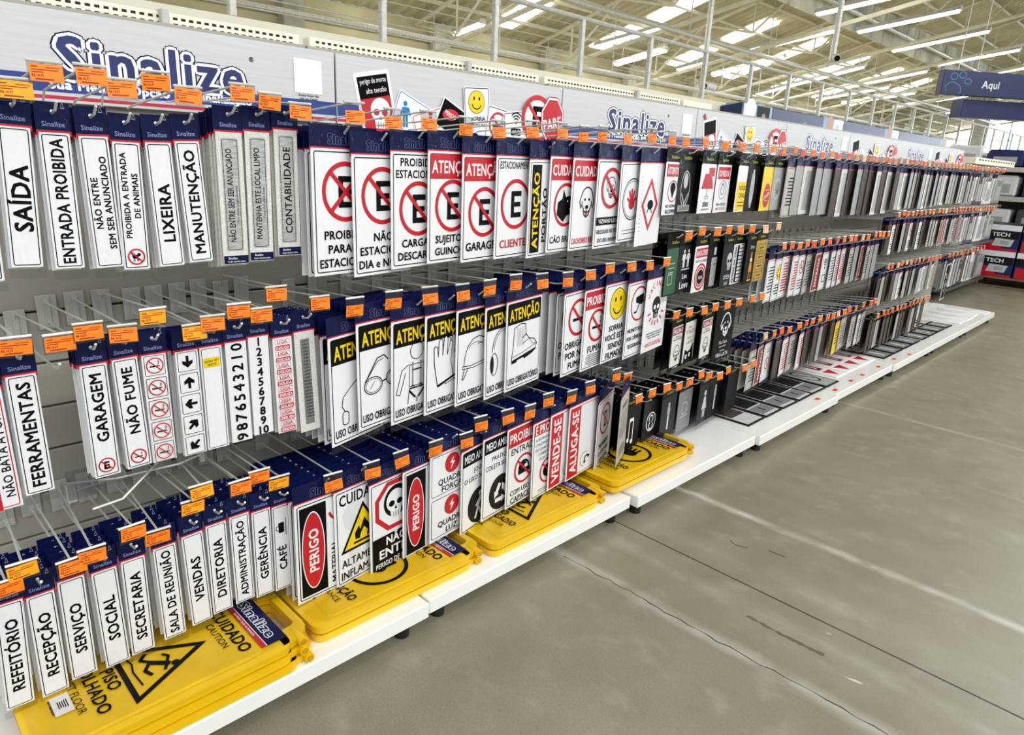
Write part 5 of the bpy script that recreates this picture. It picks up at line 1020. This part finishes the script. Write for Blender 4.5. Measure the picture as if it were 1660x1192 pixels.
def hall_panel(y0, y1, kind, lab, x=-2.5):
    t = thing('hall_panel', lab, 'sign', (x, y0, 1.5)); L = y1 - y0
    m = MB(); m.box(-.22, 0, .003, L - .003, 0, .52, 'store_blue' if kind == 'blue' else 'sky_blue', .006); m.build('panel', t)
    a = Art(x=.0008)
    if kind == 'blue': a.loop('outline_blue', a.circ(L * .62, .26, .12, .16), a.circ(L * .62, .26, .105, .145))
    elif kind == 'photo': a.rect('charcoal', L * .45, .0, L * .9, .51); a.rect('white', 0.01, 0, L * .4, .51); a.disc('skin', L * .25, .33, .09, .12); a.disc('skin', L * .42, .3, .07, .11); a.disc('white', L * .24, .47, .12, .1); a.disc('grey', L * .7, .35, .06, .09)
    else: a.rect('white', L * .5, 0, L * .98, .51); a.disc('skin', L * .3, .4, .1, .16); a.disc('skin', L * .36, .22, .1, .16); a.rect('light_grey', L * .6, .05, L * .8, .45)
    a.build('printed_face', t)
hall_panel(7.18, 7.87, 'photo', 'hall panel picture with dark and skin tones, nearest blue panel end'); hall_panel(7.87, 9.32, 'blue', 'nearest dark blue hall panel above the header boards'); hall_panel(9.32, 10.0, 'photo2', 'pale hall panel picture between the two nearest blue panels')
hall_panel(10.0, 11.65, 'blue', 'second dark blue hall panel above the header boards'); hall_panel(11.65, 12.3, 'photo2', 'pale hall panel picture beyond the second blue panel'); hall_panel(12.3, 14.6, 'blue', 'third dark blue hall panel, farthest along'); hall_panel(14.6, 15.4, 'photo2', 'palest hall panel picture at the far end')
t = thing('hall_panel', 'dark blue slanted end cap where the hall panels begin', 'sign', (-2.5, 7.18, 1.5)); m = MB()
m.add([(0, -.004, 0), (0, -.004, .52), (-.42, -.004, .46), (-.46, -.004, .38), (-.46, -.004, .24), (-.22, -.004, .18), (-.22, -.004, 0)] + [(0, -.03, 0), (0, -.03, .52), (-.42, -.03, .46), (-.46, -.03, .38), (-.46, -.03, .24), (-.22, -.03, .18), (-.22, -.03, 0)], [list(range(7)), list(range(7, 14))[::-1]] + [[i, (i + 1) % 7, 7 + (i + 1) % 7, 7 + i] for i in range(7)], 'store_blue'); m.build('end_cap', t)
# camera poles
for i, (x, y, z, zb) in enumerate(((-3.86, 8.55, 2.35, 1.4), (-2.72, 9.80, 2.77, 2.7))):
    t = thing('camera_pole', ('grey ceiling pole with two small cameras, nearer one', 'grey ceiling pole with one small camera, farther one')[i], 'camera', (x, y, z))
    m = MB(); m.tube([(0, 0, -.35 if i == 0 else -.02), (0, 0, 5.0)], .035, 'galvanised', 10); m.build('pole', t)
    for s in ((-1, 1) if i == 0 else (-1,)):
        m = MB(); m.tube([(.05, s * .03, .02), (.12, s * .14, -.01)], .045, 'white_pack', 10); m.tube([(.12, s * .14, -.01), (.125, s * .15, -.013)], .036, 'lens', 10); m.build('camera', t)
# hanging blue sign
d = Vector((.62, .78, 0)).normalized(); t = thing('hanging_sign', 'dark blue hanging sign reading Aqui with a paw outline', 'sign', (-2.62, 14.42, 2.76), (0, 0, math.atan2(d.y, d.x) - math.pi / 2))
m = MB(); m.box(-.15, 0, 0, 3.2, .0, .40, 'store_blue', .006); m.build('board', t)
a = Art(x=.001)
a.text('white', 'Aqui', .93, .2, .13, 0, .5, .02)
for u, v, r1, r2 in ((.2, .3, .07, .06), (.36, .33, .07, .06), (.48, .23, .07, .05)): a.loop('outline_blue', a.circ(u, v, r1, r2), a.circ(u, v, r1 - .012, r2 - .012))
a.line('outline_blue', [(.1, .05), (.07, .14), (.14, .2), (.22, .21), (.28, .18), (.34, .15), (.38, .06), (.34, .02)], .012); a.build('printed_face', t)
for q in (.3, 1.6, 2.9): m = MB(); m.tube([(-.07, q, .4), (-.07, q, 4.2)], .01, 'galvanised', 5); m.build('hanger', t)
t = thing('hanging_sign', 'dark blue second sign hanging lower behind the Aqui board', 'sign', (-2.38, 14.72, 2.42), (0, 0, math.atan2(d.y, d.x) - math.pi / 2))
m = MB(); m.box(-.5, -.2, .25, 3.0, .0, .30, 'store_blue', .006); m.build('board', t)
for q in (.5, 2.6): m = MB(); m.tube([(-.35, q, .3), (-.35, q, 4.4)], .01, 'galvanised', 5); m.build('hanger', t)

# ------------------------------------------------------------------ end of the aisle: pallet of boxes, neighbouring shelves
YP = 10.75
t = thing('pallet', 'dark wooden pallet under the stacked boxes at the aisle end', 'pallet', (-.9, YP, 0))
for i in range(3): m = MB(); m.box(.0, 2.0, i * .4, i * .4 + .1, .0, .02, 'wood', .003); m.build('bottom_board', t)
for i in range(3):
    for j in range(3): m = MB(); m.box(j * .9 + .0, j * .9 + .2, i * .4, i * .4 + .1, .02, .11, 'wood', .003); m.build('block', t)
for i in range(7): m = MB(); m.box(0, 2.0, i * .14, i * .14 + .1, .11, .135, 'wood', .003); m.build('top_board', t)
def tech_box(x, z, lab, h=.33, w=.52):
    t = thing('carton', lab, 'box', (x, YP + .03, z), group='printed cartons on the pallet'); m = MB(); m.box(0, w, 0, .7, 0, h, 'store_blue', .006); m.build('carton', t)
    a = MB(); n = 0
    def q(k, pts): 
        nonlocal n; n += 1; a.add([(u, -.0006 - n * .0006, v) for u, v in pts], [list(range(len(pts)))], k)
    q('white', [(.0, h - .07), (w, h - .07), (w, h), (.0, h)]); q('charcoal', [(.01, h - .17), (w - .01, h - .17), (w - .01, h - .075), (.01, h - .075)]); q('red', [(.02, .02), (w * .7, .02), (w * .55, .12), (.02, .14)]); q('red', [(.02, .0), (w, .0), (w, .03), (.02, .03)]); q('light_grey', [(w * .45, .06), (w * .85, .06), (w * .9, .15), (w * .5, .16)]); q('mid_grey', [(w * .62, .085), (w * .8, .085), (w * .8, .13), (w * .62, .13)])
    vs, fs, wd = glyphs('TECH', .04); n += 1; s = .05; a.add([(w * .6 + x_ * s * 1.1, -.0006 - n * .0006 - d_, h - .12 + y_ * s) for x_, y_, d_ in vs], fs, 'white'); q('red', [(w * .2, h - .155), (w * .32, h - .155), (w * .36, h - .09), (w * .24, h - .09)])
    a.build('printed_face', t)
for i, (x, z) in enumerate(((-1.2 + .32, .137), (-.34, .137), (.2, .137), (-1.2 + .32, .47), (-.34, .47), (.2, .47), (-.34, .80), (.2, .80))):
    tech_box(x, z, 'blue, white and red printed TECH carton, %s layer, %s' % (('bottom', 'bottom', 'bottom', 'middle', 'middle', 'middle', 'top', 'top')[i], ('beside the shelf end', 'in the middle', 'at the frame edge', 'beside the shelf end', 'in the middle', 'at the frame edge', 'nearer the shelf', 'at the frame edge')[i]))
t = thing('price_card', 'white price card with yellow and red heading on the cartons', 'price card', (-.22, YP + .02, .5)); m = MB(); m.box(0, .42, -.012, -.006, 0, .36, 'paper', .002); m.build('card', t)
m = MB(); m.box(0, .2, -.015, -.0125, .29, .36, 'yellow'); m.box(.2, .42, -.015, -.0125, .29, .36, 'red')
for k in range(4): m.box(.05, .3 - k * .03, -.0135, -.0125, .22 - k * .05, .228 - k * .05, 'mid_grey')
m.build('heading', t)
# grey neighbouring shelf with packed goods across the end
t = thing('end_shelf', 'dark grey shelf unit with packed goods beyond the run end', 'shelving', (-1.9, 12.6, 0))
for z in (.1, .62, 1.08, 1.5): m = MB(); m.box(0, 4.4, 0, .6, z, z + .035, 'dark_shelf', .004); m.build('shelf', t)
for x in (0, 1.45, 2.9, 4.35): m = MB(); m.box(x, x + .05, .55, .6, 0, 1.75, 'dark_shelf', .003); m.build('upright', t)
m = MB(); m.box(0, 4.4, .6, .62, 0, 1.75, 'dark_shelf'); m.build('back', t)
for z in (1.5, 1.08): m = MB(); m.box(0, 4.4, -.02, 0, z - .03, z + .04, 'pale_board', .003); m.build('price_rail', t)
for i in range(24):
    x = -1.85 + (i % 8) * .54; z = (.655, 1.115, 1.535)[i // 8]; hh = random.uniform(.24, .36); k = ('grey_pack', 'white_pack', 'dark_shelf', 'grey_pack')[i % 4] if i // 8 < 2 else ('white_pack', 'store_blue', 'grey_pack', 'white_pack')[i % 4]
    m = MB(); m.box(x, x + .46, 12.63, 13.0, z, z + hh, k, .03); o = m.mesh('packed_bag'); tt = thing('packed_bag', '%s bulky pack from the near upright on the %s dark end shelf' % (ORD[i % 8], ('lower', 'middle', 'top')[i // 8]), 'package', group='packed goods on the end shelf', me=None); put('bag', o, tt); b = MB(); b.box(x + .08, x + .38, 12.622, 12.63, z + .06, z + hh * .6, 'mid_grey' if k != 'mid_grey' else 'white'); b.build('label_patch', tt)
t = thing('side_gondola', 'cream perforated gondola top beyond the last header board', 'shelving', (-.62, 8.75, 0))
m = MB(); m.box(-.45, -.42, 0, 1.9, .0, 1.5, 'dark_shelf', .004); m.build('back_panel', t)
m = MB(); m.box(-.5, .03, -.02, 1.92, 1.50, 1.57, 'cream', .004); m.build('top_rail', t)
for z in (.1, .58, 1.02): m = MB(); m.box(-.42, 0, .0, 1.9, z, z + .03, 'dark_shelf', .004); m.build('shelf', t)
for y in (0, 1.87): m = MB(); m.box(-.42, -.38, y, y + .03, 0, 1.5, 'dark_shelf', .003); m.build('upright', t)
m = MB()
for q in range(14): m.box(.0301, .032, .1 + q * .13, .17 + q * .13, 1.54, 1.552, 'slot')
o = m.build('rail_holes', t); o['kind'] = 'stuff'
for i in range(12):
    z = (.132, .612, 1.052)[i // 4]; y = 8.8 + (i % 4) * .45; hh = random.uniform(.26, .36); m = MB(); m.box(-.2, .18, 0, .4, 0, hh, ('grey_pack', 'dark_shelf', 'white_pack', 'grey_pack')[i % 4], .02)
    tt = thing('packed_bag', '%s packed bag on the %s shelf under the cream gondola top' % (ORD[i % 4], ('lowest', 'middle', 'upper')[i // 4]), 'package', (-.82, y, z), group='packed bags under the cream gondola top'); m.build('bag', tt); m = MB(); m.box(.1801, .183, .08, .32, .05, hh * .7, 'mid_grey'); m.build('label_patch', tt)
